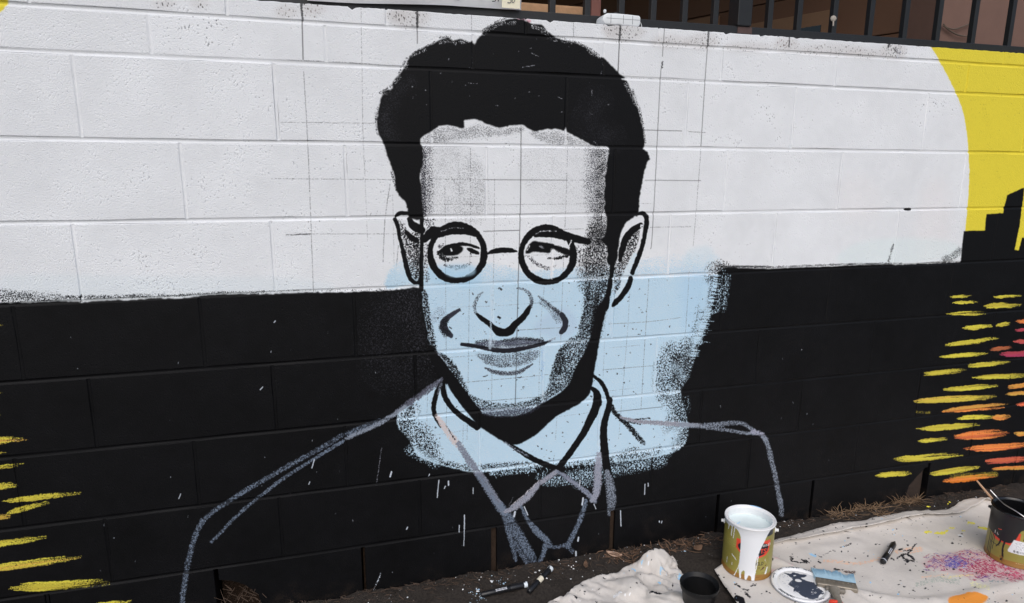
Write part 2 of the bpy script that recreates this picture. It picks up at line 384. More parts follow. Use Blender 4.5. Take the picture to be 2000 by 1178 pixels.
# black lower field, around the face
LB = [(-400, 625), (-200, 604), (0, 592), (60, 591), (110, 588), (160, 590), (200, 587), (260, 586), (300, 582), (350, 583), (400, 577), (480, 574), (540, 574), (600, 571), (660, 571), (710, 569), (780, 566), (822, 562)]
W.poly(LB + [(826, 600), (834, 640), (842, 682), (860, 715), (866, 735), (838, 760), (806, 783), (780, 800), (776, 818), (779, 838), (800, 858), (815, 890), (850, 905), (895, 917), (925, 923), (960, 921), (1010, 916), (1060, 912), (1120, 910), (1180, 905), (1250, 898), (1310, 886), (1338, 868), (1345, 830), (1335, 795), (1330, 762), (1345, 740), (1358, 700), (1366, 672), (1378, 640), (1390, 600), (1400, 560), (1404, 530),
             (1420, 522), (1440, 523), (1500, 525), (1560, 522), (1640, 520), (1700, 517), (1760, 517), (1800, 515), (1850, 514), (1880, 512), (3000, 512), (3000, 1500), (-500, 1500)], BLACK, rough=1.0, k=2)
bsel = W.rgb.max(-1) < .03
W.rgb[bsel] *= (1 + .10 * big[bsel] + .10 * W.S[bsel] + .06 * mid[bsel])[..., None].clip(.5, 1.8)
# ragged edges of that field
for pts, wd, cv in [([(-100, 592), (0, 578), (50, 580), (110, 584)], 26, .42), ([(110, 582), (200, 580), (320, 578)], 9, .5), ([(320, 580), (420, 573), (540, 571)], 7, .55), ([(540, 570), (640, 568), (770, 565)], 5, .5),
                    ([(1400, 520), (1440, 521), (1510, 522)], 6, .8), ([(1510, 522), (1620, 517)], 4, .5), ([(1620, 517), (1760, 515)], 5, .6), ([(1845, 508), (1866, 498), (1874, 490)], 16, .42), ([(1735, 510), (1741, 490), (1746, 478)], 5, .5), ([(157, 588), (158, 578)], 7, .95),
                    ([(1408, 530), (1408, 565), (1400, 605)], 42, .625), ([(1398, 530), (1390, 580), (1380, 640)], 40, .45), ([(1380, 610), (1370, 660), (1362, 690)], 42, .5), ([(1352, 690), (1346, 720), (1338, 745)], 62, .72), ([(1310, 690), (1300, 720), (1296, 755)], 44, .40), ([(1322, 700), (1322, 742)], 34, .82), ([(1330, 760), (1335, 800), (1320, 835)], 50, .6), ([(1300, 770), (1320, 790)], 40, .45), ([(1340, 830), (1320, 865)], 46, .55),
                    ([(1240, 885), (1180, 905), (1100, 916), (1060, 920)], 26, .5), ([(1330, 868), (1250, 893)], 20, .48), ([(1080, 915), (1020, 908), (960, 912), (900, 912), (850, 900)], 14, .5), ([(800, 800), (790, 830), (800, 860)], 40, .52), ([(820, 850), (835, 880), (840, 900)], 50, .50), ([(830, 600), (838, 640), (846, 680)], 16, .6)]:
    W.H = COARSE if pts[0][0] > 700 and pts[0][1] > 525 else FINE; W.stroke(pts, wd, BLACK, cv, soft=2.0, sharp=6)
W.H = COARSE
# where blue was dragged back over the black
for pts, wd, cv in [([(1378, 560), (1368, 640), (1350, 690)], 18, .34), ([(1416, 540), (1412, 570), (1408, 600)], 22, .36), ([(1290, 900), (1200, 918), (1100, 935), (1060, 935)], 26, .42), ([(1320, 840), (1300, 880)], 30, .4), ([(1338, 780), (1340, 800)], 18, .24), ([(960, 925), (1040, 918)], 12, .4), ([(800, 880), (850, 905)], 20, .32), ([(1318, 716), (1336, 736)], 22, .26), ([(1130, 945), (1170, 935)], 24, .3)]:
    W.stroke(pts, wd, BLUE, cv, soft=2.0, sharp=6)
# bristle ends of the black brush along the blue, and of the blue along the black
def edge_x(v): return np.interp(v, [530, 560, 600, 640, 680, 720, 760, 800, 860], [1404, 1400, 1388, 1374, 1362, 1350, 1334, 1336, 1342])
for _ in range(120):
    v = rng.uniform(532, 866); x = edge_x(v); L_ = abs(rng.normal()) * 9 + 3; sl_ = rng.normal() * .05 - .03
    W.stroke([(x + 6, v), (x - L_ * .5, v - sl_ * L_), (x - L_, v - 2 * sl_ * L_)], [2.4, rng.uniform(1.4, 3.4), .7], BLACK, [.9, .66, .4], rough=1.2, k=3, sharp=3.5)
for _ in range(70):
    v = rng.uniform(532, 700); x = edge_x(v); L_ = abs(rng.normal()) * 8 + 3
    W.stroke([(x - 8, v), (x + L_ * .5, v + 1), (x + L_, v + 1)], [2, rng.uniform(1.2, 2.6), .6], BLUE, [.9, .7, .4], rough=.8, k=3)
for _ in range(110):
    u = rng.uniform(905, 1335); v = np.interp(u, [900, 960, 1060, 1180, 1335], [916, 920, 912, 905, 870]); L_ = abs(rng.normal()) * 6 + 3
    if rng.random() < .6: W.stroke([(u, v - 4), (u + L_ * .5, v + L_ * .6), (u + L_ * .6, v + L_)], [1.6, rng.uniform(1, 2.6), .6], BLUE, [.95, .75, .4], rough=.9, k=3)
    else: W.stroke([(u, v + 4), (u + 2, v - L_ * .5), (u + 3, v - L_)], [1.6, rng.uniform(1, 2.4), .6], BLACK, [.95, .75, .4], rough=.9, k=3)
# town outline on the right, standing on the black field
W.poly([(1874, 530), (1882, 451), (1923, 450), (1926, 418), (1960, 416), (1961, 405), (1967, 381), (2000, 366), (2000, 372), (1997, 400), (1992, 440), (1984, 480), (1982, 488), (1990, 489), (1996, 465), (2030, 462), (2034, 420), (2075, 418), (2078, 340), (2130, 338), (2133, 430), (2190, 428), (2600, 400), (2600, 540)], BLACK, rough=.4, smooth=False)
# grey cast of worn black, left of the face
W.stroke([(770, 600), (740, 660), (760, 720), (800, 720)], 90, pig(56, 56, 62), .2, soft=2.5, sharp=3, opacity=.5); W.stroke([(800, 580), (810, 650), (830, 700)], 50, pig(62, 62, 68), .22, soft=2, sharp=3, opacity=.5)
W.H = FINE
# squares through the face and the blue
for pts, wd, cv in [([(869, 360), (870, 470), (871, 620), (872, 800), (870, 850)], 1.8, .5), ([(919, 290), (919, 440), (917, 560), (915, 700), (912, 860)], 1.8, .45), ([(966, 350), (965, 480), (962, 640), (960, 790)], 1.8, .48), ([(1018, 250), (1016, 420), (1012, 560), (1006, 800)], 2.6, .72), ([(1063, 560), (1056, 640), (1052, 780)], 1.7, .4), ([(1109, 262), (1107, 350), (1104, 430), (1098, 580), (1094, 700)], 1.8, .5), ([(896, 290), (897, 400)], 1.6, .3), ([(948, 365), (948, 430)], 1.7, .3),
    ([(830, 350), (945, 351)], 1.8, .5), ([(945, 351), (1108, 352)], 2.2, .66), ([(1112, 352), (1180, 352)], 1.6, .45), ([(840, 399), (945, 400)], 1.8, .5), ([(962, 400), (1170, 398)], 1.6, .5), ([(945, 452), (1014, 450)], 2.4, .75), ([(1100, 448), (1140, 447)], 1.8, .6), ([(1150, 446), (1180, 446)], 1.6, .5), ([(850, 503), (950, 501)], 1.5, .38), ([(1020, 499), (1110, 497)], 1.5, .38), ([(905, 255), (1018, 250)], 1.5, .35),
    ([(880, 698), (960, 692), (1060, 680)], 1.6, .4), ([(905, 747), (1008, 738), (1070, 732)], 2.0, .55), ([(940, 784), (1055, 775)], 2.2, .6), ([(1010, 645), (1095, 640)], 1.8, .6), ([(880, 600), (960, 598), (1100, 588)], 1.4, .35), ([(830, 700), (900, 696)], 1.4, .3),
    ([(1188, 633), (1270, 628), (1330, 620)], 1.8, .58), ([(1175, 723), (1278, 714)], 1.8, .58), ([(1190, 680), (1250, 674)], 1.5, .38), ([(1195, 805), (1292, 795)], 2, .65), ([(1180, 765), (1240, 758)], 1.4, .35), ([(1060, 818), (1150, 806)], 1.4, .35), ([(1231, 545), (1226, 640), (1215, 780), (1208, 860)], 1.6, .42), ([(1267, 545), (1260, 660), (1252, 800)], 1.9, .52), ([(1346, 530), (1342, 600), (1338, 660)], 1.6, .42), ([(1088, 810), (1085, 860)], 1.4, .4), ([(1182, 640), (1178, 740)], 1.4, .35), ([(1122, 660), (1135, 780)], 1.2, .2),
    ([(783, 800), (815, 790), (815, 900)], 1.5, .35), ([(835, 760), (833, 870)], 1.6, .4), ([(800, 858), (880, 845), (940, 836)], 1.5, .4), ([(905, 830), (903, 890)], 1.6, .4), ([(893, 300), (899, 360)], 1.6, .35), ([(880, 345), (895, 364)], 2, .4), ([(940, 430), (939, 440)], 2, .4)]:
    W.stroke(pts, wd * .7, INK, cv + .35, rough=.15, opacity=.38 + .5 * cv)
W.wash = .14
# forehead and temple shading, dry brush
DK = pig(40, 40, 46)
W.poly([(826, 286), (905, 290), (945, 340), (947, 422), (828, 424)], DK, .14, blur=22, sharp=3, opacity=.65); W.stroke([(832, 296), (834, 350), (833, 420)], 26, DK, [.44, .46, .36], soft=2); W.stroke([(828, 300), (827, 360), (829, 420)], 12, DK, .75)
W.poly([(824, 276), (846, 256), (880, 248), (905, 254), (940, 242), (975, 254), (1018, 248), (1018, 258), (960, 266), (900, 272), (850, 282)], DK, .40, blur=8, sharp=4, opacity=.75)
W.poly([(1035, 256), (1060, 258), (1090, 256), (1140, 278), (1180, 288), (1160, 292), (1090, 284), (1050, 272)], DK, .38, blur=8, sharp=4, opacity=.75)
W.poly([(900, 330), (945, 330), (945, 420), (890, 415)], DK, .13, blur=14, sharp=3, opacity=.6); W.poly([(1020, 300), (1150, 300), (1160, 400), (1060, 400)], DK, .08, blur=26, sharp=3, opacity=.6)
W.stroke([(1172, 292), (1172, 340), (1172, 400), (1168, 470)], 40, BLACK, [.55, .56, .6, .62], soft=2.2); W.stroke([(1160, 290), (1155, 340), (1158, 420)], 30, DK, .34, soft=2.5)
W.H = MIXED; W.wash = .18
# right cheek
W.poly([(1152, 440), (1180, 440), (1186, 520), (1194, 524), (1190, 570), (1184, 600), (1176, 640), (1168, 668), (1132, 668), (1140, 610), (1142, 560), (1138, 520), (1142, 480)], BLACK, .64, blur=10, sharp=3.2)
W.stroke([(1130, 490), (1136, 520), (1140, 560)], 24, BLACK, .3, soft=2); W.stroke([(1150, 560), (1146, 600), (1136, 640)], 12, BLACK, .7); W.stroke([(1166, 575), (1162, 610), (1156, 650)], 14, BLACK, .95)
W.wash = 0.0
W.H = FINE
# black hair
HAIR = [(826, 428), (800, 428), (796, 412), (793, 397), (785, 388), (778, 380), (772, 365), (770, 345), (766, 330), (760, 315), (755, 300), (750, 283), (744, 270), (738, 258), (736, 240), (738, 222), (741, 205), (746, 185), (749, 178), (757, 176), (766, 173), (768, 160), (776, 148), (785, 140), (792, 128), (797, 116), (803, 108), (812, 101), (822, 95), (835, 90), (848, 85), (855, 80), (862, 77), (870, 74), (877, 74), (884, 79), (890, 78), (896, 76), (904, 77), (911, 80), (918, 82), (923, 79), (926, 87), (930, 80), (936, 72), (943, 66), (945, 60), (955, 53), (965, 46), (978, 42), (990, 38), (1003, 36), (1015, 37), (1030, 42), (1040, 47), (1055, 47), (1062, 52), (1068, 60), (1078, 68), (1090, 74), (1102, 78), (1120, 82), (1135, 88), (1150, 97), (1162, 105), (1172, 112), (1180, 112), (1190, 124), (1200, 133), (1212, 145), (1222, 152),
        (1213, 155), (1225, 158), (1230, 170), (1236, 183), (1242, 200), (1247, 215), (1251, 230), (1254, 245), (1258, 265), (1259, 285), (1256, 291), (1264, 297), (1269, 310), (1264, 318), (1260, 330), (1257, 345), (1254, 360), (1250, 380), (1248, 400), (1247, 420), (1240, 424), (1226, 432), (1217, 446), (1210, 468), (1207, 500), (1203, 512), (1198, 517), (1187, 517), (1186, 500), (1185, 482), (1178, 474), (1175, 468), (1181, 460), (1184, 445), (1186, 425), (1181, 415), (1181, 395), (1180, 380), (1182, 360), (1181, 345), (1185, 335), (1185, 320), (1188, 305), (1189, 292), (1186, 287), (1165, 286), (1155, 283), (1140, 275), (1125, 267), (1115, 262), (1108, 259), (1105, 249), (1102, 255), (1085, 252), (1065, 253), (1055, 256), (1045, 257), (1035, 254), (1025, 247), (1018, 244), (1000, 245), (985, 248), (973, 250), (965, 247), (955, 243), (945, 240), (938, 236), (925, 234), (907, 235), (906, 240), (908, 248), (905, 251), (895, 249), (880, 245), (868, 245), (857, 247), (850, 252), (845, 255), (838, 260), (828, 265), (822, 272), (822, 280), (826, 290), (826, 310), (825, 325), (821, 340), (820, 350), (823, 360), (824, 375), (825, 395), (826, 410)]
W.poly(HAIR, BLACK, rough=1.0, k=2)
# ragged curls: white nicks inside the edge, dry marks just outside
for pts in [[(945, 66), (965, 52), (985, 44)], [(985, 46), (1005, 44)], [(1040, 52), (1060, 58), (1070, 70), (1085, 78)], [(1060, 62), (1072, 74)], [(860, 84), (875, 80), (888, 84)], [(900, 82), (912, 84)], [(750, 183), (762, 180)], [(805, 108), (830, 96)], [(1222, 165), (1234, 185), (1240, 205)], [(795, 125), (790, 135)], [(780, 150), (772, 160)], [(1100, 80), (1120, 84)], [(1150, 100), (1170, 112)]]:
    W.stroke(pts, 8, WHITE, .22, sharp=9)
for pts in [[(742, 182), (757, 172), (768, 164)], [(860, 73), (880, 72)], [(943, 60), (975, 40), (1003, 33)], [(738, 210), (734, 240), (737, 262)], [(1236, 176), (1252, 225), (1260, 280)], [(1090, 72), (1130, 84), (1170, 108)], [(778, 145), (800, 110), (850, 82)], [(765, 335), (772, 365), (782, 385)]]:
    W.stroke(pts, 5, BLACK, .36, sharp=6)
for pts in [[(1176, 118), (1178, 128)], [(1045, 70), (1048, 76)], [(1038, 104), (1052, 110)], [(1020, 132), (1044, 128)], [(1157, 176), (1155, 190)], [(1090, 190), (1098, 193)], [(1166, 282), (1160, 276)], [(1172, 146), (1176, 138)], [(914, 163), (932, 163)], [(923, 105), (923, 137)], [(1150, 218), (1156, 224)]]:
    W.stroke(pts, 1.7, pig(150, 152, 158), .62)
W.stroke([(760, 200), (752, 230), (762, 262)], 40, pig(60, 60, 66), .26, soft=2.4, sharp=3, opacity=.6); W.stroke([(1165, 200), (1150, 240), (1190, 270)], 60, pig(60, 60, 66), .18, soft=2.4, sharp=3, opacity=.6); W.stroke([(770, 180), (800, 160)], 30, pig(60, 60, 66), .2, soft=2.4, sharp=3, opacity=.6)
W.H = MIXED; W.wash = .06
# left ear
W.poly([(775, 428), (788, 440), (800, 458), (820, 460), (823, 550), (808, 548), (797, 512), (786, 476)], BLACK, .52, blur=8)
W.stroke([(818, 462), (816, 500), (818, 548)], 18, BLACK, .75)
W.stroke([(772, 423), (778, 418), (786, 416), (797, 417)], [5, 8, 8, 7], BLACK); W.stroke([(771, 429), (777, 442), (780, 460), (785, 482), (790, 505), (795, 525), (800, 541), (808, 551), (823, 553)], [8, 8, 7, 8, 9, 10, 9, 7, 6], BLACK); W.stroke([(787, 490), (794, 520), (802, 545)], 10, BLACK, .8)
W.stroke([(793, 452), (803, 464), (814, 470)], [6, 12, 9], BLACK); W.stroke([(799, 428), (806, 440), (816, 446), (824, 450)], [8, 15, 18, 14], BLACK); W.stroke([(824, 425), (824, 470), (823, 520), (823, 566)], [8, 7, 9, 9], BLACK)
W.stroke([(832, 480), (830, 520), (834, 545)], 14, DK, .35)
W.stroke([(828, 430), (836, 430), (848, 430)], 5, BLACK, .5); W.stroke([(838, 436), (842, 445)], 20, DK, .35)
# spectacles
W.stroke([(829, 468), (838, 458), (846, 450), (856, 447)], [12, 17, 15, 8], BLACK)
def ring(cx, cy, a, b, w0, ph=0.0):
    return [(cx + a * math.cos(t), cy + b * math.sin(t)) for t in np.linspace(ph, ph + 2 * math.pi, 27)], [w0 * (1 + .12 * math.sin(3 * t + cx) + .06 * math.sin(7 * t)) for t in np.linspace(ph, ph + 2 * math.pi, 27)]
p, wd = ring(893, 494, 53, 54, 12.5); W.stroke(p, wd, BLACK, rough=.9, k=3)
p, wd = ring(1069, 498, 51, 53, 12.5); W.stroke(p, wd, BLACK, rough=.9, k=3)
W.stroke([(953, 495), (965, 491), (980, 489), (996, 489), (1010, 491)], [4, 10, 11, 10, 3], BLACK)
# left eye
W.stroke([(858, 461), (872, 455), (888, 452), (905, 452), (918, 455), (930, 461)], [7, 11, 13, 13, 10, 5], BLACK); W.stroke([(862, 452), (885, 445), (905, 446)], 1.8, pig(170, 172, 178), .6)
W.poly([(862, 488), (872, 482), (884, 479), (896, 479), (904, 483), (903, 491), (894, 498), (880, 500), (866, 499)], BLACK, rough=.4)
W.stroke([(860, 492), (870, 484), (884, 480), (898, 477), (914, 478), (930, 483), (936, 485)], [6, 8, 8, 7, 6, 5, 3], BLACK); W.stroke([(913, 486), (922, 490), (934, 495)], [4, 10, 6], BLACK); W.stroke([(919, 490), (920, 500)], 3, BLACK, .7)
W.stroke([(858, 494), (864, 503), (872, 507), (884, 505), (894, 503)], [10, 12, 10, 7, 4], BLACK, [1, .95, .9, .75, .5]); W.stroke([(858, 482), (864, 478)], 7, DK, .5)
W.stroke([(881, 487), (882, 490)], 3, WHITE)
W.stroke([(868, 518), (885, 522), (905, 521), (920, 514)], [4, 8, 8, 4], DK, .48); W.stroke([(890, 526), (908, 522)], 5, DK, .42)
W.soft([(870, 522), (920, 518), (925, 536), (880, 540)], pig(165, 198, 230), .5, 6)
# right eye and brow
W.stroke([(1045, 461), (1062, 457), (1080, 456), (1100, 460), (1122, 466), (1149, 472)], [6, 13, 18, 18, 16, 12], BLACK); W.stroke([(1046, 457), (1062, 451), (1086, 452)], 2.2, pig(200, 202, 208), .7)
W.poly([(1026, 494), (1032, 480), (1042, 471), (1058, 473), (1078, 475), (1098, 482), (1113, 487), (1119, 496), (1104, 498), (1090, 491), (1079, 487), (1074, 494), (1060, 494), (1045, 492), (1034, 495)], BLACK, rough=.6)
W.stroke([(1030, 488), (1034, 481)], 2.5, WHITE, .9); W.stroke([(1056, 481), (1061, 484)], 5, pig(120, 122, 128), .8)
W.stroke([(1046, 466), (1070, 470), (1085, 475), (1102, 480), (1111, 484)], [3, 8, 9, 8, 4], WHITE, .97)
W.stroke([(1071, 504), (1085, 505), (1100, 502), (1114, 498)], [4, 6, 6, 5], BLACK, .95); W.stroke([(1088, 488), (1108, 494)], 8, BLACK, .75)
W.stroke([(1036, 506), (1046, 514), (1058, 520), (1070, 524), (1083, 520)], [4, 7, 8, 8, 5], DK, .48); W.stroke([(1027, 500), (1040, 504)], 5, DK, .3)
W.stroke([(1080, 488), (1078, 515), (1077, 545)], [8, 6, 5], pig(222, 224, 230), .72)
W.stroke([(1112, 480), (1116, 470)], 3, WHITE, .8)
# right ear
W.poly([(1214, 470), (1226, 452), (1248, 438), (1252, 460), (1244, 490), (1228, 522), (1216, 548), (1206, 572), (1197, 570), (1200, 540), (1208, 505)], BLACK, .56, blur=10)
W.poly([(1252, 424), (1238, 430), (1226, 440), (1216, 456), (1211, 476), (1212, 482), (1222, 466), (1236, 450), (1250, 440), (1254, 432)], WHITE, rough=.5)
W.stroke([(1252, 440), (1240, 447), (1228, 458), (1220, 472), (1215, 490), (1211, 508)], [10, 13, 13, 13, 12, 7], BLACK)
W.stroke([(1254, 440), (1250, 470), (1242, 500)], 6, WHITE, .75); W.stroke([(1240, 500), (1226, 530), (1212, 565), (1204, 585)], 12, pig(196, 210, 228), .8)
W.stroke([(1247, 418), (1256, 417), (1262, 424), (1263, 436), (1260, 455), (1256, 475), (1250, 495), (1243, 513), (1235, 533)], [6, 9, 10, 10, 9, 9, 9, 10, 9], BLACK); W.stroke([(1232, 544), (1226, 560), (1214, 578), (1203, 590), (1197, 597)], [9, 12, 10, 11, 6], BLACK)
W.stroke([(1196, 518), (1194, 540)], 9, BLACK); W.stroke([(1192, 548), (1188, 575), (1183, 600)], [10, 9, 12], BLACK)
W.stroke([(1200, 520), (1206, 540), (1202, 560)], 16, BLACK, .55)
W.wash = .18
# jaw, neck and collar
W.poly([(1140, 560), (1144, 600), (1136, 640), (1116, 666), (1094, 688), (1085, 712), (1075, 745), (1060, 780), (1092, 766), (1118, 748), (1134, 716), (1152, 690), (1160, 640), (1168, 590)], BLACK, .60, blur=5, sharp=3.2)
W.stroke([(1118, 664), (1095, 690), (1088, 712), (1078, 740)], 13, BLACK, [.55, .8, .85, .6]); W.stroke([(1100, 700), (1092, 730)], 10, BLACK, .85)
W.poly([(1178, 585), (1187, 570), (1184, 605), (1178, 632), (1172, 662), (1167, 692), (1162, 720), (1157, 752), (1150, 772), (1135, 787), (1110, 801), (1088, 813), (1070, 828), (1052, 845), (1034, 858), (1018, 866), (1004, 869), (990, 866), (972, 857), (955, 846), (940, 836), (931, 828), (920, 815), (908, 800), (916, 792), (924, 798), (940, 806), (970, 812), (1000, 812), (1022, 808), (1042, 798), (1062, 786), (1085, 773), (1102, 760), (1114, 745), (1124, 718), (1140, 690), (1152, 662), (1160, 625), (1166, 600)], BLACK, rough=.7, k=3)
W.poly([(915, 776), (935, 790), (965, 797), (1000, 796), (1030, 790), (1060, 778), (1075, 772), (1050, 798), (1020, 810), (980, 814), (940, 808), (922, 798)], pig(50, 52, 62), .72, blur=5, sharp=4); W.stroke([(920, 778), (950, 790), (990, 795), (1030, 789), (1062, 776)], 14, BLACK, .5)
W.soft([(940, 800), (980, 798), (1030, 798), (1010, 808), (960, 811)], pig(90, 98, 112), .45, 5)
W.stroke([(842, 682), (852, 702), (866, 724), (882, 746), (898, 768), (914, 790), (930, 808)], [14, 20, 23, 24, 24, 24, 22], BLACK)
W.stroke([(858, 692), (872, 704), (884, 718), (893, 734), (902, 752), (911, 770), (920, 782)], [10, 18, 17, 16, 15, 13, 8], BLACK, [.75, .8, .8, .7, .65, .6, .5]); W.stroke([(850, 686), (862, 698), (876, 714)], 2.5, pig(170, 180, 196), .4)
W.stroke([(829, 570), (833, 600), (838, 640), (846, 676)], [9, 13, 15, 13], BLACK, .72)
W.poly([(873, 750), (880, 764), (892, 781), (906, 799), (917, 813), (908, 805), (893, 790), (881, 776), (874, 762)], BLUE, rough=.5)
W.stroke([(866, 738), (865, 755), (869, 775), (880, 793), (896, 809), (914, 822), (932, 834)], [8, 11, 11, 11, 11, 12, 14], BLACK)
W.stroke([(868, 738), (860, 750), (853, 766), (848, 786), (847, 800), (851, 815), (860, 834)], [6, 8, 9, 10, 10, 9, 3], BLACK); W.stroke([(862, 750), (856, 768)], 6, GREY, .45)
W.stroke([(985, 862), (1000, 871), (1020, 884), (1040, 896), (1062, 906), (1082, 914)], [3, 7, 10, 11, 11, 12], BLACK); W.stroke([(985, 864), (1010, 879), (1030, 890)], 4, GREY, .5)
W.stroke([(1156, 758), (1165, 768), (1167, 785), (1160, 805), (1150, 825), (1139, 847), (1122, 872), (1105, 896), (1090, 914), (1072, 926)], [6, 14, 18, 17, 15, 13, 12, 12, 12, 10], BLACK); W.stroke([(1171, 770), (1168, 800), (1160, 820)], 5, BLACK, .6)
W.stroke([(1157, 733), (1168, 741), (1178, 753), (1185, 768), (1189, 782)], [5, 8, 8, 8, 9], BLACK); W.stroke([(1192, 780), (1188, 800), (1181, 825), (1179, 850), (1181, 880), (1184, 905), (1190, 932)], [9, 12, 13, 14, 16, 16, 14], BLACK)
W.stroke([(1190, 780), (1195, 795), (1206, 812), (1222, 826), (1236, 842), (1248, 856), (1257, 866)], [8, 10, 11, 11, 11, 11, 9], BLACK, [1, 1, 1, .97, .9, .8, .6])
W.H = MIXED; W.wash = .2
# grey drawing lines of the coat and tie
W.stroke([(853, 812), (868, 834), (884, 856), (898, 872)], [9, 13, 15, 14], pig(196, 184, 182), .9); W.stroke([(872, 832), (888, 858)], 3, BLACK, .6)
W.stroke([(896, 868), (912, 893), (930, 918), (946, 942), (962, 968), (976, 988), (986, 1003)], [13, 14, 16, 17, 17, 16, 14], GREY, .96, col2=pig(108, 110, 124)); W.stroke([(935, 930), (958, 965), (975, 995)], 12, GREYB, .6)
W.stroke([(978, 988), (992, 1010), (1006, 1035), (1022, 1060), (1036, 1084), (1046, 1102)], [14, 20, 22, 20, 18, 10], GREYB, [.85, .62, .6, .6, .55, .4]); W.stroke([(984, 1012), (994, 1042), (1002, 1070), (1008, 1095)], [8, 10, 10, 8], GREYB, [.5, .62, .58, .5]); W.stroke([(1005, 1060), (1020, 1085), (1030, 1100)], 10, GREYB, .45)
W.stroke([(987, 1000), (1005, 990), (1030, 970), (1050, 948), (1066, 936), (1086, 922)], [6, 14, 15, 11, 10, 10], GREY, .96, col2=pig(150, 148, 160)); W.stroke([(1000, 986), (1025, 966), (1056, 936)], 2, pig(190, 184, 188), .6)
W.stroke([(1088, 921), (1104, 931), (1124, 945), (1142, 959), (1156, 972), (1162, 980)], [6, 9, 10, 10, 11, 9], GREYB, .9, col2=pig(140, 142, 156))
W.stroke([(1170, 888), (1168, 915), (1167, 945), (1163, 968), (1156, 978)], [12, 16, 17, 14, 9], GREY, .97, col2=pig(150, 150, 164))
W.stroke([(1186, 922), (1191, 945), (1194, 968), (1194, 990), (1192, 1004)], [10, 18, 19, 17, 12], GREY, [.8, .75, .72, .7, .5], streak=.25)
W.stroke([(1018, 988), (1024, 1003), (1034, 1020), (1050, 1040), (1066, 1054), (1076, 1066)], [5, 7, 9, 14, 13, 9], GREYB, [.8, .7, .72, .8, .75, .6]); W.stroke([(1144, 978), (1138, 1002), (1127, 1030), (1114, 1056), (1108, 1068)], [8, 10, 9, 11, 12], GREYB, [.85, .62, .6, .62, .6])
W.stroke([(1062, 1065), (1085, 1069), (1110, 1063)], 7, GREYB, .48); W.stroke([(1066, 1066), (1060, 1086), (1053, 1099)], [11, 9, 7], GREYB, [.75, .65, .5]); W.stroke([(1110, 1064), (1118, 1078)], 9, GREYB, .4)
W.stroke([(863, 740), (846, 754), (825, 769), (800, 787), (776, 804)], [6, 12, 13, 12, 10], pig(100, 102, 116), .92, col2=pig(70, 72, 82)); W.stroke([(790, 795), (762, 815), (730, 832), (690, 850), (676, 857)], [8, 9, 10, 9, 7], GREY, [.95, .95, .9, .9, .8]); W.stroke([(740, 822), (700, 838), (676, 848)], 10, GREYB, .4)
W.stroke([(668, 850), (640, 868), (600, 890), (560, 912), (520, 935), (480, 958), (440, 984), (410, 1004), (392, 1024)], 9.5, GREYB, [.36, .4, .42, .44, .42, .5, .55, .5, .5]); W.stroke([(395, 1018), (382, 1045), (373, 1075), (366, 1105), (361, 1135), (357, 1165), (354, 1200)], 11, GREYB, [.5, .42, .46, .45, .5, .5, .5])
W.stroke([(670, 862), (640, 880), (600, 905), (560, 930), (520, 960), (480, 992), (450, 1020), (430, 1042), (413, 1058)], 7, GREYB, [.8, .6, .58, .55, .55, .55, .52, .52, .5])
W.stroke([(1212, 815), (1240, 822), (1280, 826), (1330, 829), (1368, 831)], [5, 9, 10, 10, 9], pig(108, 110, 120), .97, col2=pig(156, 156, 166)); W.stroke([(1240, 819), (1270, 817)], 3, BLACK, .8); W.stroke([(1225, 824), (1250, 829)], 3, BLACK, .8)
W.stroke([(1330, 830), (1370, 832), (1400, 830), (1430, 826), (1452, 828), (1468, 838), (1488, 850)], [10, 11, 11, 9, 8, 8, 8], GREY, [.9, .7, .62, .55, .55, .6, .6]); W.stroke([(1380, 836), (1420, 840), (1450, 845), (1485, 848)], 7, GREY, [.5, .55, .6, .7]); W.stroke([(1470, 843), (1486, 848), (1494, 856)], 10, pig(150, 152, 168), .85)
W.stroke([(1492, 854), (1500, 872), (1507, 900), (1514, 930), (1520, 960), (1525, 985), (1527, 1006)], [10, 10, 10, 10, 10, 11, 9], GREY, [.75, .6, .55, .58, .55, .55, .4])
W.H = FINE; W.wash = .2
# nose, cheeks, mouth
W.stroke([(931, 613), (939, 621), (953, 630), (964, 640), (974, 648), (985, 650), (996, 646), (1006, 634), (1020, 621), (1030, 608), (1035, 598)], [4, 9, 10, 11, 17, 16, 17, 13, 12, 11, 5], BLACK)
W.stroke([(943, 571), (933, 581), (927, 597), (929, 611)], [4, 7, 8, 6], DK, [.3, .5, .55, .6]); W.stroke([(1010, 563), (1024, 566), (1034, 575), (1038, 588), (1036, 600)], [4, 6, 8, 8, 6], DK, [.35, .5, .55, .6, .7])
W.stroke([(897, 605), (885, 613), (873, 622), (866, 632), (868, 642), (875, 650), (881, 656)], [6, 9, 11, 14, 15, 12, 9], pig(48, 50, 60)); W.stroke([(870, 625), (864, 640), (872, 652)], 16, BLACK, .5); W.stroke([(850, 620), (860, 610)], 22, pig(110, 120, 136), .25)
W.stroke([(1052, 579), (1064, 589), (1080, 602), (1095, 614), (1104, 626)], [4, 7, 9, 10, 11], DK, [.5, .62, .7, .8, .95]); W.stroke([(1097, 613), (1104, 628), (1102, 642), (1096, 649)], [8, 12, 12, 9], pig(38, 40, 48)); W.stroke([(1060, 590), (1078, 606), (1092, 625)], 16, DK, .25)
W.poly([(922, 674), (940, 668), (958, 664), (975, 666), (992, 663), (1012, 660), (1038, 661), (1062, 664), (1056, 673), (1020, 680), (985, 686), (950, 681)], pig(74, 78, 92), .9, blur=3, sharp=4); W.stroke([(985, 666), (1010, 662), (1040, 663), (1060, 667)], 8, BLACK, .48); W.stroke([(930, 668), (958, 664)], 5, BLACK, .45)
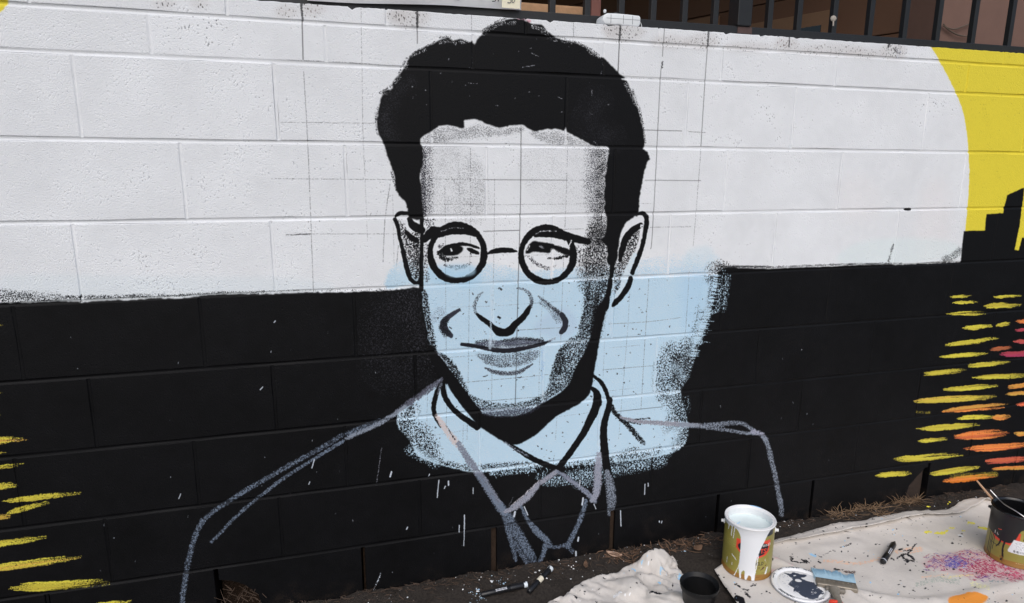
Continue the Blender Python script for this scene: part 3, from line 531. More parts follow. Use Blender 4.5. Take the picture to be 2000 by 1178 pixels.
W.stroke([(902, 673), (920, 675), (940, 679), (960, 683), (980, 685), (1000, 684), (1020, 681), (1045, 676), (1062, 671), (1076, 665)], [6, 8, 8, 8, 9, 9, 8, 7, 7, 3], pig(28, 28, 34)); W.stroke([(1072, 666), (1084, 661)], 5, GREY, .5)
W.poly([(930, 690), (965, 694), (1000, 690), (1045, 685), (1056, 690), (1036, 708), (1000, 716), (968, 715), (944, 706)], DK, .40, blur=6, sharp=5); W.stroke([(950, 707), (975, 714), (1005, 712), (1035, 702)], 8, DK, .45)
W.stroke([(947, 718), (960, 725), (980, 729), (1000, 729), (1020, 724), (1040, 711)], [3, 8, 9, 9, 8, 3], pig(58, 60, 68), .84)
W.soft([(955, 660), (960, 660), (960, 680), (955, 680)], pig(190, 205, 222), .6, 3); W.stroke([(960, 560), (959, 670)], 5, pig(188, 206, 226), .5); W.stroke([(1061, 682), (1060, 740)], 7, pig(150, 184, 216), .6)
W.stroke([(973, 619), (977, 621)], 4, BLACK); W.stroke([(944, 736), (952, 734)], 3, BLACK, .6); W.stroke([(1010, 738), (1018, 737)], 3, BLACK, .7); W.stroke([(975, 563), (980, 566)], 4, BLACK, .7)
W.wash = 0.0
# joint line over the hair bottom, specks through the blue
for _ in range(260):
    u = rng.uniform(850, 1400); v = rng.uniform(545, 920); r = rng.uniform(.7, 2.0)
    W.stroke([(u, v), (u + rng.uniform(-2, 2), v + rng.uniform(-1, 1))], r * 1.6, BLACK, .75, rough=1.4, k=1)
for _ in range(24):
    u = rng.uniform(750, 1250); v = rng.uniform(90, 240); W.stroke([(u, v), (u + rng.uniform(-2, 2), v + 1)], rng.uniform(.9, 2.4), pig(150, 152, 158), .7, rough=1.3, k=1)
# yellow, orange and crimson strokes of the water
YW = pig(206, 194, 70); YW2 = pig(178, 160, 58); OR = pig(222, 130, 66); OR2 = pig(196, 100, 62); CR = pig(168, 66, 78); OC = pig(196, 152, 70)
def dab(x0, y0, x1, y1, wd, c, c2=None, cv=.97, bow=0.0):
    """one loaded brush mark: bristle strands of uneven length, colour and load, tapering to both ends"""
    c2 = c if c2 is None else c2; wd *= .86; n = max(3, int(round(wd / 2.1))); L = x1 - x0; dy = y1 - y0; bow = rng.uniform(-.12, .12) * wd
    for q in rng.permutation(n):
        f = (q + .5) / n * 2 - 1; off = f * wd * .43; rag = .03 + .13 * abs(f) ** 1.4
        t0 = rag * rng.uniform(.1, 1.6); t1 = 1 - rag * rng.uniform(.1, 2.0)
        if rng.random() < .12: t1 = rng.uniform(.45, .8)
        P = []
        for t in np.linspace(t0, t1, 6): P.append((x0 + L * t, y0 + dy * t + off * (1 - .42 * abs(2 * t - 1) ** 4) + bow * (1 - (2 * t - 1) ** 2) + rng.normal() * .4))
        m = np.clip(rng.normal(.35, .35), 0, 1); col = (np.asarray(c) * (1 - m) + np.asarray(c2) * m) * rng.uniform(.86, 1.08)
        W.stroke(P, [wd / n * 1.0, wd / n * 1.9, wd / n * 1.9, wd / n * 1.8, wd / n * .9], col, [cv * rng.uniform(.6, 1.1), cv * 1.2, cv * rng.uniform(.95, 1.25), cv * rng.uniform(.7, 1.1), cv * rng.uniform(.3, .7)], rough=.6, sharp=5)
for a in [(1855, 580, 1898, 577, 6), (1940, 581, 1998, 578, 6), (1860, 592, 1911, 590, 6), (1921, 599, 1998, 595, 13), (1845, 614, 1932, 611, 9), (1878, 641, 1943, 636, 11), (1945, 636, 1976, 632, 8), (1841, 675, 1952, 660, 10), (1832, 697, 1935, 691, 9), (1886, 715, 1977, 706, 10), (1803, 731, 1889, 722, 11), (1898, 738, 2010, 733, 11), (1840, 762, 1953, 752, 11), (1788, 838, 1918, 829, 14), (1793, 862, 1853, 858, 9), (1743, 899, 1885, 888, 15), (1814, 927, 1916, 913, 13), (1708, 929, 1782, 924, 12)]:
    dab(*a, YW, YW2)
for a in [(1783, 784, 1948, 775, 14, YW, OC), (1839, 804, 1972, 791, 14, OC, OR), (1868, 817, 1945, 814, 11, YW, YW2), (1935, 815, 1976, 813, 12, OR, OC), (1983, 628, 2030, 628, 11, OR, OR2), (1981, 645, 2030, 642, 7, CR, CR), (1978, 667, 2030, 666, 9, OR2, CR), (1933, 683, 1979, 679, 8, pig(150, 90, 60), OR2), (1953, 692, 2030, 689, 13, CR, pig(150, 50, 90)), (1966, 757, 2030, 749, 11, OR, OC), (1964, 770, 2030, 766, 8, OC, OR), (1985, 790, 2030, 786, 8, OR2, CR), (1863, 854, 1972, 844, 21, OR, OR2), (1978, 848, 2030, 845, 9, OC, OR), (1880, 877, 2030, 867, 17, OR, OR2), (1922, 902, 2030, 895, 14, OR2, CR), (1934, 916, 2030, 913, 8, OR, OC), (1838, 940, 1952, 930, 15, OR, pig(230, 120, 40))]:
    dab(*a[:5], a[5], a[6])
W.stroke([(1860, 930), (1900, 928), (1945, 926)], 10, YW2, .35); W.stroke([(1790, 805), (1815, 806)], 5, YW2, .3)
for a in [(-60, 866, 57, 858, 17, YW, OC), (-20, 888, 13, 884, 5, YW2, YW2), (-40, 917, 56, 907, 9, YW, YW2), (-40, 952, 37, 946, 15, YW, YW2), (2, 980, 165, 961, 13, YW, YW2), (8, 1003, 105, 977, 12, YW, YW2), (-20, 1014, 22, 1007, 13, OC, YW2), (-60, 1070, 93, 1049, 15, YW, YW2), (-60, 1118, 166, 1088, 19, YW, OC), (14, 1148, 222, 1137, 23, YW, YW2), (180, 1182, 258, 1174, 11, YW, YW), (-40, 640, 6, 635, 7, YW2, YW2), (-30, 770, 5, 766, 5, YW2, YW2), (-20, 815, 5, 812, 6, YW2, YW2)]:
    dab(*a[:5], a[5], a[6], cv=.86)
# drips and spatter of white on the black
DW = pig(196, 204, 214)
for pts, wd in [([(907, 1006), (907, 1036)], 2.6), ([(907, 1036), (906, 1066)], 1.8), ([(897, 1026), (897, 1040)], 2.2), ([(924, 953), (924, 964)], 2), ([(1006, 1000), (1004, 1009)], 5), ([(1024, 990), (1031, 1006)], 2.6), ([(1139, 973), (1137, 986)], 4), ([(1130, 1050), (1129, 1057)], 4), ([(1125, 1078), (1125, 1086)], 4), ([(1260, 946), (1259, 966)], 2), ([(1212, 998), (1213, 1028)], 2.4), ([(1133, 938), (1132, 950)], 2), ([(1160, 985), (1164, 994)], 2), ([(614, 898), (609, 914)], 2.4), ([(605, 941), (603, 946)], 2), ([(353, 965), (349, 974)], 2), ([(765, 922), (762, 931)], 4), ([(857, 938), (854, 972)], 2.2), ([(876, 940), (876, 948)], 3.4), ([(870, 950), (868, 954)], 2.4), ([(796, 1030), (794, 1034)], 3), ([(538, 627), (535, 630)], 2), ([(513, 756), (508, 761)], 2.4), ([(839, 926), (837, 931)], 2.4), ([(1266, 944), (1266, 950)], 2), ([(1288, 1018), (1288, 1020)], 3), ([(1293, 1018), (1292, 1022)], 2)]:
    W.stroke(pts, wd * .72, DW, 1.0, rough=.3, opacity=.9)
W.stroke([(745, 875), (735, 948)], 1.8, pig(120, 122, 130), .6); W.stroke([(744, 1120), (736, 1140), (722, 1168)], 2, DW, .7); W.stroke([(1003, 970), (992, 992)], 1.6, pig(120, 122, 130), .5)
for _ in range(80):
    u = rng.uniform(560, 1650) if rng.random() < .8 else rng.uniform(20, 560); v = rng.uniform(640, 1120)
    if 770 < u < 1400 and v < 930: continue
    W.stroke([(u, v), (u + rng.uniform(-1.5, 1.5), v + rng.uniform(0, 4))], rng.uniform(.7, 1.7), DW * rng.uniform(.2, .8), .8, rough=.6, k=1)
# odd rectangular hole mark and mud splash at the foot of the wall
W.stroke([(1769, 409), (1778, 409)], 5, INKB)
foot = np.clip((0.085 - W.B + 0.02 * big) / 0.06, 0, 1) * np.clip(relief * .6 + mid * .5 + .1, 0, 1)
W.blend((slice(None), slice(None)), foot * .22, pig(72, 58, 46) * .8)
# relief: rough block face, pores, thin ridges; joints smoother
dent = np.clip(pitn + .35 * mid + .25 * big - 1.15, 0, 1.6)
cover = 1 - .62 * (W.rgb.max(-1) < .05); 
hmap = np.clip(.72 + cover * ( .055 * band_noise(W.h, W.w, .7, 2.2) * (1 - .5 * jm) + .03 * mid - .20 * dent * (1 - .6 * jm) - .2 * pits), 0, 1)
for sl_ in (slice(0, 80), slice(-80, None)):        # plain coats towards both ends, so that they carry on along the wall
    k_ = np.linspace(0, 1, 80)[None, :, None]; k_ = k_[:, ::-1] if sl_.start == 0 else k_
    plain = W.rgb[:, sl_].mean(axis=1, keepdims=True); plain[plain.max(-1) > .3] = YELLOW; plain[plain.max(-1) <= .3] = BLACK
    W.rgb[:, sl_] = W.rgb[:, sl_] * (1 - k_) + plain * k_; hmap[:, sl_] = hmap[:, sl_] * (1 - k_[..., 0]) + .7 * k_[..., 0]
wall_mat = canvas_mat('painted_block', W.rgb, hmap, rough=.58, bump=.75, dist=.0032, spec=.17, fine=.10, fscale=420)

# ------------------------------------------------------------------ wall geometry
wall = thing('block_wall', 'long low concrete block wall painted with an unfinished portrait of a man in round glasses', 'wall', (0, 0, 0))
wr = random.Random(3)
def block_mesh(x0, x1, z0, z1, top=False, hole=None):
    """a block with worn arrises: outline ring at the face, the same ring set back, then the back"""
    c = 0.0018; seg = 5 if (x1 - x0) > .2 else 3
    out = []
    def side(ax, ay, bx, by, n):
        for i in range(n): t = i / n; out.append((ax + (bx - ax) * t, ay + (by - ay) * t, i > 0))
    if hole == 'corner':
        pl = [(x0 + .135, z0), (x1, z0), (x1, z1), (x0, z1), (x0, z0 + .265), (x0 + .035, z0 + .255), (x0 + .07, z0 + .235), (x0 + .105, z0 + .195)]
        for i in range(len(pl)): side(*pl[i], *pl[(i + 1) % len(pl)], 2)
    elif hole == 'wedge':
        pl = [(x0, z0), (x1 - .125, z0), (x1 - .085, z0 + .215), (x1 - .012, z0 + .285), (x1, z0 + .285), (x1, z1), (x0, z1)]
        for i in range(len(pl)): side(*pl[i], *pl[(i + 1) % len(pl)], 2)
    else:
        side(x0, z0, x1, z0, seg); side(x1, z0, x1, z1, 3); side(x1, z1, x0, z1, 36 if top else seg); side(x0, z1, x0, z0, 3)
    n = len(out); cx = (x0 + x1) / 2; cz = (z0 + z1) / 2; V = []
    yo = wr.uniform(-.0008, .0008); tx = wr.uniform(-.002, .002); tz = wr.uniform(-.003, .003)
    F1 = []
    for (x, z, m) in out:
        jx = wr.uniform(-.0011, .0011) if m else 0; jz = wr.uniform(-.0011, .0011) if m else 0
        if top and z > z1 - 1e-6 and m: jz = -abs(wr.gauss(0, .0010)) - (wr.uniform(.003, .008) if wr.random() < .05 else 0)
        F1.append((x + jx, z + jz))
    for k, (ins, y) in enumerate(((c, 0.0), (c * .35, .0005), (0, .0015), (0, DEPTH))):
        for (x, z) in F1:
            ix = x + ins * (1 if x < cx else -1) if hole is None else x + ins * .5 * (1 if x < cx else -1)
            iz = z + ins * (1 if z < cz else -1) if hole is None else z + ins * .5 * (1 if z < cz else -1)
            V.append((ix, y + yo + tx * (x - cx) + tz * (z - cz) if k < 2 else y, iz))
    F = [tuple(range(n))]
    for k in range(3):
        for i in range(n):
            i2 = (i + 1) % n; F.append((k * n + i, (k + 1) * n + i, (k + 1) * n + i2, k * n + i2))
    F.append(tuple(range(4 * n - 1, 3 * n - 1, -1)))
    me = mesh(V, F, [W.uv(v[0], v[2]) for v in V])
    bm = bmesh.new(); bm.from_mesh(me); bmesh.ops.recalc_face_normals(bm, faces=bm.faces); bm.to_mesh(me); bm.free()
    return me
def joint_mesh(p, q, half, vertical, depth=.0035, y0=.0020):
    """mortar: a tooled hollow between p and q along x or z, filling the gap to the back"""
    prof = [(-half, y0), (-half * .5, y0 + depth * .75), (0, y0 + depth), (half * .5, y0 + depth * .75), (half, y0), (half, DEPTH - .004), (-half, DEPTH - .004)]
    V = []; m = len(prof)
    n = max(2, int((q[2 if vertical else 0] - p[2 if vertical else 0]) / (.06)))
    for i in range(n + 1):
        t = i / n; x = p[0] + (q[0] - p[0]) * t; z = p[2] + (q[2] - p[2]) * t; dj = wr.uniform(-.001, .001)
        for k, (a, y) in enumerate(prof):
            yy = y + (dj if 0 < k < 4 else 0)
            V.append((x + a, yy, z) if vertical else (x, yy, z + a))
    F = []
    for i in range(n):
        for k in range(m):
            k2 = (k + 1) % m; F.append((i * m + k, i * m + k2, (i + 1) * m + k2, (i + 1) * m + k))
    F.append(tuple(range(m))); F.append(tuple(range(n * m, (n + 1) * m)))
    me = mesh(V, F, [W.uv(v[0], v[2]) for v in V])
    bm = bmesh.new(); bm.from_mesh(me); bmesh.ops.recalc_face_normals(bm, faces=bm.faces); bm.to_mesh(me); bm.free(); smooth_mesh(me)
    return me
OPEN = {}
for ci, (zt, zb, xs) in enumerate(LAYOUT):
    t = zt if ci == 0 else zt - HJ; b = zb + HJ
    for k in range(len(xs) - 1):
        wide = lambda x: .0095 if ci == 9 and any(abs(x - on_wall(u, 1060)[0]) < .06 for u in (965, 1195)) else (.006 if ci == 9 else HH)
        x0, x1 = xs[k] + wide(xs[k]), xs[k + 1] - wide(xs[k + 1]); hole = None
        if ci == 9 and abs(xs[k] - LAYOUT[9][2][[round(float(x), 3) for x in xs].index(round(float(xs[k]), 3))]) < 1e-9:
            i428 = 1 + [i for i, x in enumerate(xs[1:-1]) if abs(x - on_wall(428, 1140)[0]) < .05][0] if True else 0
            if k == i428: hole = 'corner'
            if abs(xs[k + 1] - on_wall(1808, 940)[0]) < .05: hole = 'wedge'
        obj('concrete_block', block_mesh(x0, x1, b, t, ci == 0, hole), wall_mat, wall)
    for x in xs[1:-1]:
        if ci == 9 and any(abs(x - on_wall(u, 1060)[0]) < .06 for u in (428, 965, 1195, 1399, 1583, 1808, 712)): continue
        obj('head_joint', joint_mesh((x, 0, b), (x, 0, t - (.002 if ci == 0 else 0)), HH, True, .0010, .0012), wall_mat, wall)
    if ci < 9: obj('bed_joint', joint_mesh((XL, 0, zb), (XR, 0, zb), HJ, False, .0018, .0011), wall_mat, wall)

# ================================================================== GROUND
def fbm(x, y, s, o=4, seed=0.0): return mnoise.fractal(Vector((x * s, y * s, seed)), 0.9, 2.1, o)
def soil_z(x, y):
    if y > 0.0: return -0.02 if y < .25 else 0.0
    t = max(0.0, min(1.0, 1 + y / 0.22)); n = fbm(x, y, 9, 4) * .010 + fbm(x, y, 45, 3, 5) * .005 + fbm(x, y, 110, 2, 9) * .003
    return 0.036 * t * t * (3 - 2 * t) - .004 + n * (1 if y > -1.5 and -1.5 < x < 4 else .0)
gx = [-300, -60, -15, -4, -2] + list(np.arange(-1.2, 3.5, .014)) + [4, 6, 15, 60, 300]
gy = [-300, -60, -15, -4, -2, -1.4] + list(np.arange(-1.0, 0.0, .012)) + [0.004, .3, 1, 3, 8, 30, 300]
GV = [(x, y, soil_z(x, y)) for y in gy for x in gx]; nx = len(gx)
GF = [(j * nx + i, j * nx + i + 1, (j + 1) * nx + i + 1, (j + 1) * nx + i) for j in range(len(gy) - 1) for i in range(nx - 1)]
soil = mat('soil', pig(60, 55, 51), .95, var=.65, vscale=130, bump=1.0, bscale=420, spec=.1, dist=.008)
g = obj('soil_ground', mesh(GV, GF), soil, smooth=True); tag(g, kind='structure')

# dirt behind the open joints and in the holes at the foot of the wall
dirt = mat('brown_dirt', pig(44, 34, 27), .95, var=.4, vscale=90, bump=.8, bscale=200, spec=.1, dist=.004)
rust2 = mat('brown_joint', pig(50, 40, 33), .9, var=.5, vscale=60, bump=.6, bscale=140, spec=.1)
rust = mat('brown_recess', pig(56, 47, 42), .85, var=.35, vscale=60, bump=.6, bscale=140, spec=.2)
for u in (712, 965, 1195, 1399, 1583):
    x = float(on_wall(u, 1060)[0]); d0 = .012 if u in (965, 1195) else .02
    hw_ = .0092 if u in (965, 1195) else .0057
    obj('joint_dirt', box(x - hw_, x + hw_, d0, .17, -.1, .19 - HJ - .001), rust2 if u in (965, 1195) else dirt, wall)
xh = float(on_wall(428, 1140)[0]); obj('recess_dirt', box(xh - .006, xh + .2, .075, .185, -.1, .155), dirt, wall)
xw = float(on_wall(1808, 940)[0]); obj('recess_dirt', box(xw - .16, xw + .004, .022, .185, -.1, .176), rust, wall)

# ================================================================== FENCE on the wall
steel = mat('black_painted_steel', pig(18, 19, 21), .5, 0.0, var=.25, vscale=30, bump=.25, bscale=90, spec=.5)
rustm = mat('rusty_steel', pig(70, 52, 48), .7, 0, var=.4, vscale=80, bump=.4, bscale=150)
fence = thing('steel_fence', 'black steel picket fence standing on top of the painted block wall', 'fence', (0, .1, TOP))
RZ0, RZ1, FY = TOP + .004, TOP + .040, .1
def part(name, me, m, par, base=(0, 0, 0)):
    o = obj(name, me, m, par); o.location = (-base[0], -base[1], -base[2]); return o
FB = (0, .1, TOP)
part('bottom_rail', box(XL, 1.357, .08, .12, RZ0, RZ1, .002), steel, fence, FB); part('bottom_rail', box(1.361, XR, .08, .12, RZ0, RZ1, .002), steel, fence, FB)
part('top_rail', box(XL, XR, .08, .12, TOP + 1.0, TOP + 1.035, .002), steel, fence, FB)
pk = [1077, 1145, 1211, 1273, 1334, 1394, 1500, 1557, 1626, 1697, 1765, 1830, 1900, 1972]; px = [float(on_wall(u, 52, .1)[0]) for u in pk]
x = px[0] - .112
while x > XL + .05: px.insert(0, x); x -= .112
x = px[-1] + .16
while x < XR - .05: px.append(x); x += .14
pm = box(-.0095, .0095, -.0095, .0095, RZ1, TOP + 1.0, .0015)
for x in px:
    o = obj('picket', pm, steel, fence); o.location = (x, 0, -TOP)
PX = float(on_wall(1444, 52, .1)[0])
for x in (PX, PX - 2.2, PX + 2.1):
    part('post', box(x - .026, x + .026, .072, .128, RZ1, TOP + 1.06, .003), steel, fence, FB)
part('weld_bracket', box(PX - .02, PX + .034, .0785, .0798, RZ1 - .022, RZ1 - .002), rustm, fence, FB)
# pale paint blob on one picket
xb = float(on_wall(1628, 40, .088)[0]); zb_ = float(on_wall(1628, 36, .088)[2])
bm = bmesh.new(); bmesh.ops.create_icosphere(bm, subdivisions=2, radius=.0125)
for v in bm.verts: v.co.y *= .35; v.co.z *= .8
me = bpy.data.meshes.new('m'); bm.to_mesh(me); bm.free()
pb = obj('paint_blob', me, mat('grey_putty', pig(150, 142, 132), .7), fence, (xb, -.0105, zb_ - TOP), smooth=True)
dm = tube([(xb, .0885, zb_ - .006), (xb + .001, .0885, zb_ - .024)], .0025, 6); part('paint_drip', dm, mat('grey_putty_drip', pig(160, 152, 142), .7), fence, FB)

# ------------------------------------------------------------------ white sheet with numbers tied to the fence
sheetm = mat('white_paper', pig(224, 227, 236), .6, var=.03, vscale=8, bump=.1, bscale=40)
yS = .066
xa = float(on_wall(600, 0, yS)[0]); xb2 = float(on_wall(1018, 10, yS)[0])
sh = thing('paper_sheet', 'white paper sheet with handwritten numbers fixed to the fence above the wall', 'paper', (xa, yS, TOP))
pts_b = [(600, 1), (700, 6), (800, 9), (870, 10.5), (950, 15), (1018, 19.5)]
V = []; n = 30
for j in range(9):
    for i in range(n + 1):
        t = i / n; u = 600 + 418 * t
        p = on_wall(u, np.interp(u, [a for a, b in pts_b], [b for a, b in pts_b]), yS); z0 = p[2]
        zz = z0 + (TOP + .52 - z0) * (j / 8)
        V.append((p[0] - xa, .004 * math.sin(9 * t + j) + .003 * math.sin(3 * j), zz - TOP))
Fq = [(j * (n + 1) + i, j * (n + 1) + i + 1, (j + 1) * (n + 1) + i + 1, (j + 1) * (n + 1) + i) for j in range(8) for i in range(n)]
so = obj('page', mesh(V, Fq), sheetm, sh, smooth=True); md = so.modifiers.new('t', 'SOLIDIFY'); md.thickness = .0008
tapem = mat('cream_tape', pig(214, 208, 184), .5, var=.05)
def strip(u0, v0, u1, v1, y, name, m, par, lx, lz):
    a = on_wall(u0, v1, y); b = on_wall(u1, v0, y)
    return part(name, box(a[0], b[0], y - .0004, y, a[2], b[2]), m, par, (lx, yS, lz))
strip(980, -40, 1016, 15, yS - .0065, 'tape_patch', tapem, sh, xa, TOP)
inkm = mat('black_ink', (.012, .012, .014), .5, var=.05)
greyink = mat('grey_ink', pig(90, 92, 96), .6, var=.05)
def glyph(poly, y, m, par, base, r=.0016):
    P = [on_wall(u, v, y) for u, v in spline(poly, 5)]
    V = [];
    me = tube([tuple(p) for p in P], r, 5)
    for v in me.vertices: v.co.y = y + (v.co.y - y) * .25
    return part('handwritten_number', me, m, par, base)
BS = (xa, yS, TOP)
glyph([(889, -9), (888, -4), (892, -1), (897, -1), (900, -5)], yS - .0075, inkm, sh, BS)
glyph([(939, -12), (940, -1)], yS - .0075, inkm, sh, BS)
glyph([(962, -12), (967, -13), (968, -8), (964, -6), (968, -3), (967, 2), (961, 3)], yS - .0078, inkm, sh, BS, .0012); glyph([(972, -12), (977, -12), (974, -5), (973, 3)], yS - .0078, inkm, sh, BS, .0012); glyph([(971, -3), (977, -3)], yS - .0078, inkm, sh, BS, .0010)
glyph([(992, -9), (997, -10), (998, -6), (994, -3), (998, 0), (997, 5), (991, 5)], yS - .0085, greyink, sh, BS, .0011); glyph([(1005, -9), (1001, -7), (1004, -3), (1005, 2), (1002, 5), (1000, 2), (1003, -3), (1006, -6), (1005, -9)], yS - .0085, greyink, sh, BS, .0010)

# ------------------------------------------------------------------ chalk line reel lying on the wall top
cx, cy_, cz = on_wall(1208, 36, .035); cz = TOP + .0165
reel = thing('chalk_reel', 'small white chalk line reel with a metal hook lying on the wall top', 'chalk reel', (cx, .035, TOP), (0, 0, 0))
white_pl = mat('white_plastic', pig(214, 217, 224), .35, var=.05, vscale=60, bump=.05)
def rounded_body(outline, y0, y1, bev):
    bm = bmesh.new(); f = bm.faces.new([bm.verts.new((x, y0, z)) for x, z in outline]); r = bmesh.ops.extrude_face_region(bm, geom=[f])
    for v in r['geom']:
        if isinstance(v, bmesh.types.BMVert): v.co.y = y1
    bmesh.ops.recalc_face_normals(bm, faces=bm.faces)
    bmesh.ops.bevel(bm, geom=[e for e in bm.edges], offset=bev, segments=3, affect='EDGES', profile=.5, clamp_overlap=True)
    me = bpy.data.meshes.new('m'); bm.to_mesh(me); bm.free(); smooth_mesh(me); return me
L_ = .0625
obj('case', rounded_body([(-L_ + .008, .003), (L_ - .006, .002), (L_ - .002, .010), (L_ - .002, .027), (L_ - .006, .032), (.02, .0335), (-.02, .034), (-L_ + .014, .033), (-L_ + .002, .024), (-L_, .012)], -.026, .026, .0045), white_pl, reel)
seam = mat('dark_seam', pig(90, 92, 98), .6)
for xx in (-.036, .004, .034): obj('seam', box(xx - .0005, xx + .0005, -.0264, -.0255, .006, .030), seam, reel)
obj('seam', box(-.05, .058, -.0264, -.0254, .0188, .0196), seam, reel)
dk = mat('dark_plastic', (.012, .012, .013), .4)
c = lathe([(.012, 0), (.013, .003), (.011, .007), (.004, .008)], 20, True, True); obj('crank', c, dk, reel, (-.012, 0, .0335))
obj('crank_arm', box(-.045, -.012, -.004, .004, .0355, .0385, .001), dk, reel); obj('crank_knob', lathe([(.003, 0), (.0045, .003), (.0045, .008), (.002, .010)], 12, True, True), white_pl, reel, (-.045, 0, .0385))
hookm = mat('bright_steel', (.6, .6, .6), .3, 1.0)
obj('hook', tube([(L_ - .004, 0, .021), (L_ + .004, -.002, .022), (L_ + .010, -.003, .017), (L_ + .013, -.004, .008), (L_ + .011, -.004, .002)], .0013, 6), hookm, reel); obj('hook_plate', box(L_ - .004, L_ + .003, -.006, .006, .014, .022, .001), hookm, reel); obj('ferrule', lathe([(.005, 0), (.005, .006), (.003, .008)], 14, True, True), hookm, reel, (L_ - .004, 0, .014), (0, math.pi / 2, 0))

# ================================================================== HOUSE behind the fence
D = Vector((-.40, .9165, 0)); NN = Vector((-.9165, -.40, 0))            # direction along its side wall, outward normal
PXW = float(on_wall(1836, 40, 1.0)[0]); HO = Vector((PXW + .02, 1.23, 0))
house = thing('house', 'brown house with a shaded porch behind the black fence', 'house', tuple(HO), (0, 0, math.atan2(D.y, D.x)))
# local axes: +x along the wall away from us, +y = left of that (towards outside is +y)
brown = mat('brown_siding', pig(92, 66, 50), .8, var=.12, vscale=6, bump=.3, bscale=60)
brown2 = mat('brown_trim', pig(120, 92, 70), .75, var=.12, vscale=9, bump=.3, bscale=60)
pinkst = mat('pinkish_stucco', pig(116, 90, 80), .85, var=.10, vscale=14, bump=.5, bscale=180)
tanst = mat('tan_stucco', pig(206, 164, 126), .9, var=.22, vscale=30, bump=.6, bscale=90)
wood = mat('orange_wood', pig(176, 116, 62), .6, var=.25, vscale=14, bump=.3, bscale=50)
darkm = mat('painted_shade', (.012, .010, .008), .8)  # near-black colour standing in for shade, in the porch and the clip slot
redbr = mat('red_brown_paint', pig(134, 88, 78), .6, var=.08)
k = 0
for zz in np.arange(0, 3.3, .30):
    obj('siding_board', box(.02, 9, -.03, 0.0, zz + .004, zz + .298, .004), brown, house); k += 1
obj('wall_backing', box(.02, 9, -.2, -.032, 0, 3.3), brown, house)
obj('porch_ceiling', box(.3, 9, .02, 3.4, 3.32, 3.42), brown, house); obj('roof', box(-.5, 9.4, -3.5, 3.9, 3.44, 3.62), brown2, house)
obj('porch_end_wall', box(9.02, 9.2, -.2, 3.6, 0, 3.3), darkm, house)  # coloured near-black in place of the porch's own shade
obj('trim_board', box(1.2, 8.8, .003, .045, 2.26, 2.38, .004), brown2, house)
obj('wood_beam', box(3.6, 9.0, .6, .72, 2.52, 2.62, .006), wood, house)
wf = obj('window', box(.40, 1.2, .002, .05, 1.2, 2.28, .004), brown2, house)
obj('pane', box(.46, 1.14, .045, .056, 1.27, 2.20), mat('dark_glass', (.01, .013, .012), .08, var=.02, bump=0), wf)
# square pillar at the near corner, square to the painted wall
def hp(name, me, m):
    o = obj(name, me, m, house); o.matrix_parent_inverse = (Matrix.Translation(HO) @ Matrix.Rotation(math.atan2(D.y, D.x), 4, 'Z')).inverted(); return o
hp('corner_pillar', box(PXW, PXW + .72, 1.0, 1.24, 0, 3.44, .006), pinkst); hp('corner_bead', box(PXW - .004, PXW + .006, .994, 1.004, 0, 3.4), mat('pale_bead', pig(196, 184, 176), .6))
hp('front_wall', box(PXW + .722, PXW + 4, 1.03, 1.2, 0, 3.4), mat('tan_brown_wall', pig(124, 90, 70), .85, var=.1, vscale=10, bump=.4, bscale=120))
pxp = on_wall(1161, 10, .7)[0]; hp('porch_post', box(pxp - .020, pxp + .020, .68, .72, 0, 3.3, .004), redbr)
tb = on_wall(1146, 13, .8); hp('low_stucco_wall', box(-3.0, tb[0], .8, .95, 0, tb[2], .01), tanst)
# cables on the pillar
cabm = mat('grey_brown_cable', pig(96, 84, 74), .6); cabw = mat('pale_cable', pig(170, 164, 156), .5)
for name, label, pts, m, r, y in [
    ('loose_cable', 'pale short cable sticking out of the shaded brown wall behind the fence', [(1785, 32), (1792, 27), (1800, 25), (1812, 26), (1822, 24)], cabw, .0045, 1.2),
    ('sagging_cable', 'thin brown cable sagging across the pinkish pillar behind the fence', [(1842, 46), (1850, 54), (1864, 57), (1880, 52), (1898, 45)], cabm, .0035, .985),
    ('lower_cable', 'lowest brown cable looping along the pinkish pillar behind the fence', [(1842, 50), (1855, 60), (1870, 68), (1886, 71), (1905, 70)], cabm, .0035, .985)]:
    if y > 1.0: PP = [on_wall(u, v, y) for u, v in spline(pts, 4)]; PP = [(min(p[0], PXW - .006 - .0), p[1], p[2]) for p in PP]
    else: PP = [on_wall(u, v, y) for u, v in spline(pts, 4)]
    o = obj(name, tube([tuple(p) for p in PP], r, 6), m, smooth=True); tag(o, label, 'cable')

# ================================================================== DROP CLOTHS
CLOTH = pig(195, 189, 182)
def gfwd(A, B):
    dx = A; dy = B - CAM_POS[1]; dz = .012 - CAM_POS[2]
    x = AX_R[0] * dx + AX_R[1] * dy + AX_R[2] * dz; y = AX_U[0] * dx + AX_U[1] * dy + AX_U[2] * dz; z = AX_F[0] * dx + AX_F[1] * dy + AX_F[2] * dz
    return (1000 + FOC * x / z).astype(np.float32), (589 - FOC * y / z).astype(np.float32)
def ginv(u, v):
    p = on_ground(u, v, .012); return (p[0], p[1])
K = Canvas(.15, 3.15, -1.3, .05, .0012, gfwd, ginv, CLOTH)
K.H = rank(.7 * band_noise(K.h, K.w, 1.0, 3.0) + .8 * band_noise(K.h, K.w, 1.6, 8, .45)); kb = band_noise(K.h, K.w, 40.0); km = band_noise(K.h, K.w, 8, 22)
weave = band_noise(K.h, K.w, .8)
K.rgb *= (1 + .035 * kb + .012 * km + .012 * weave)[..., None]
K.blend((slice(None), slice(None)), np.clip(kb - 1.0, 0, 1) * .3, pig(186, 168, 156))
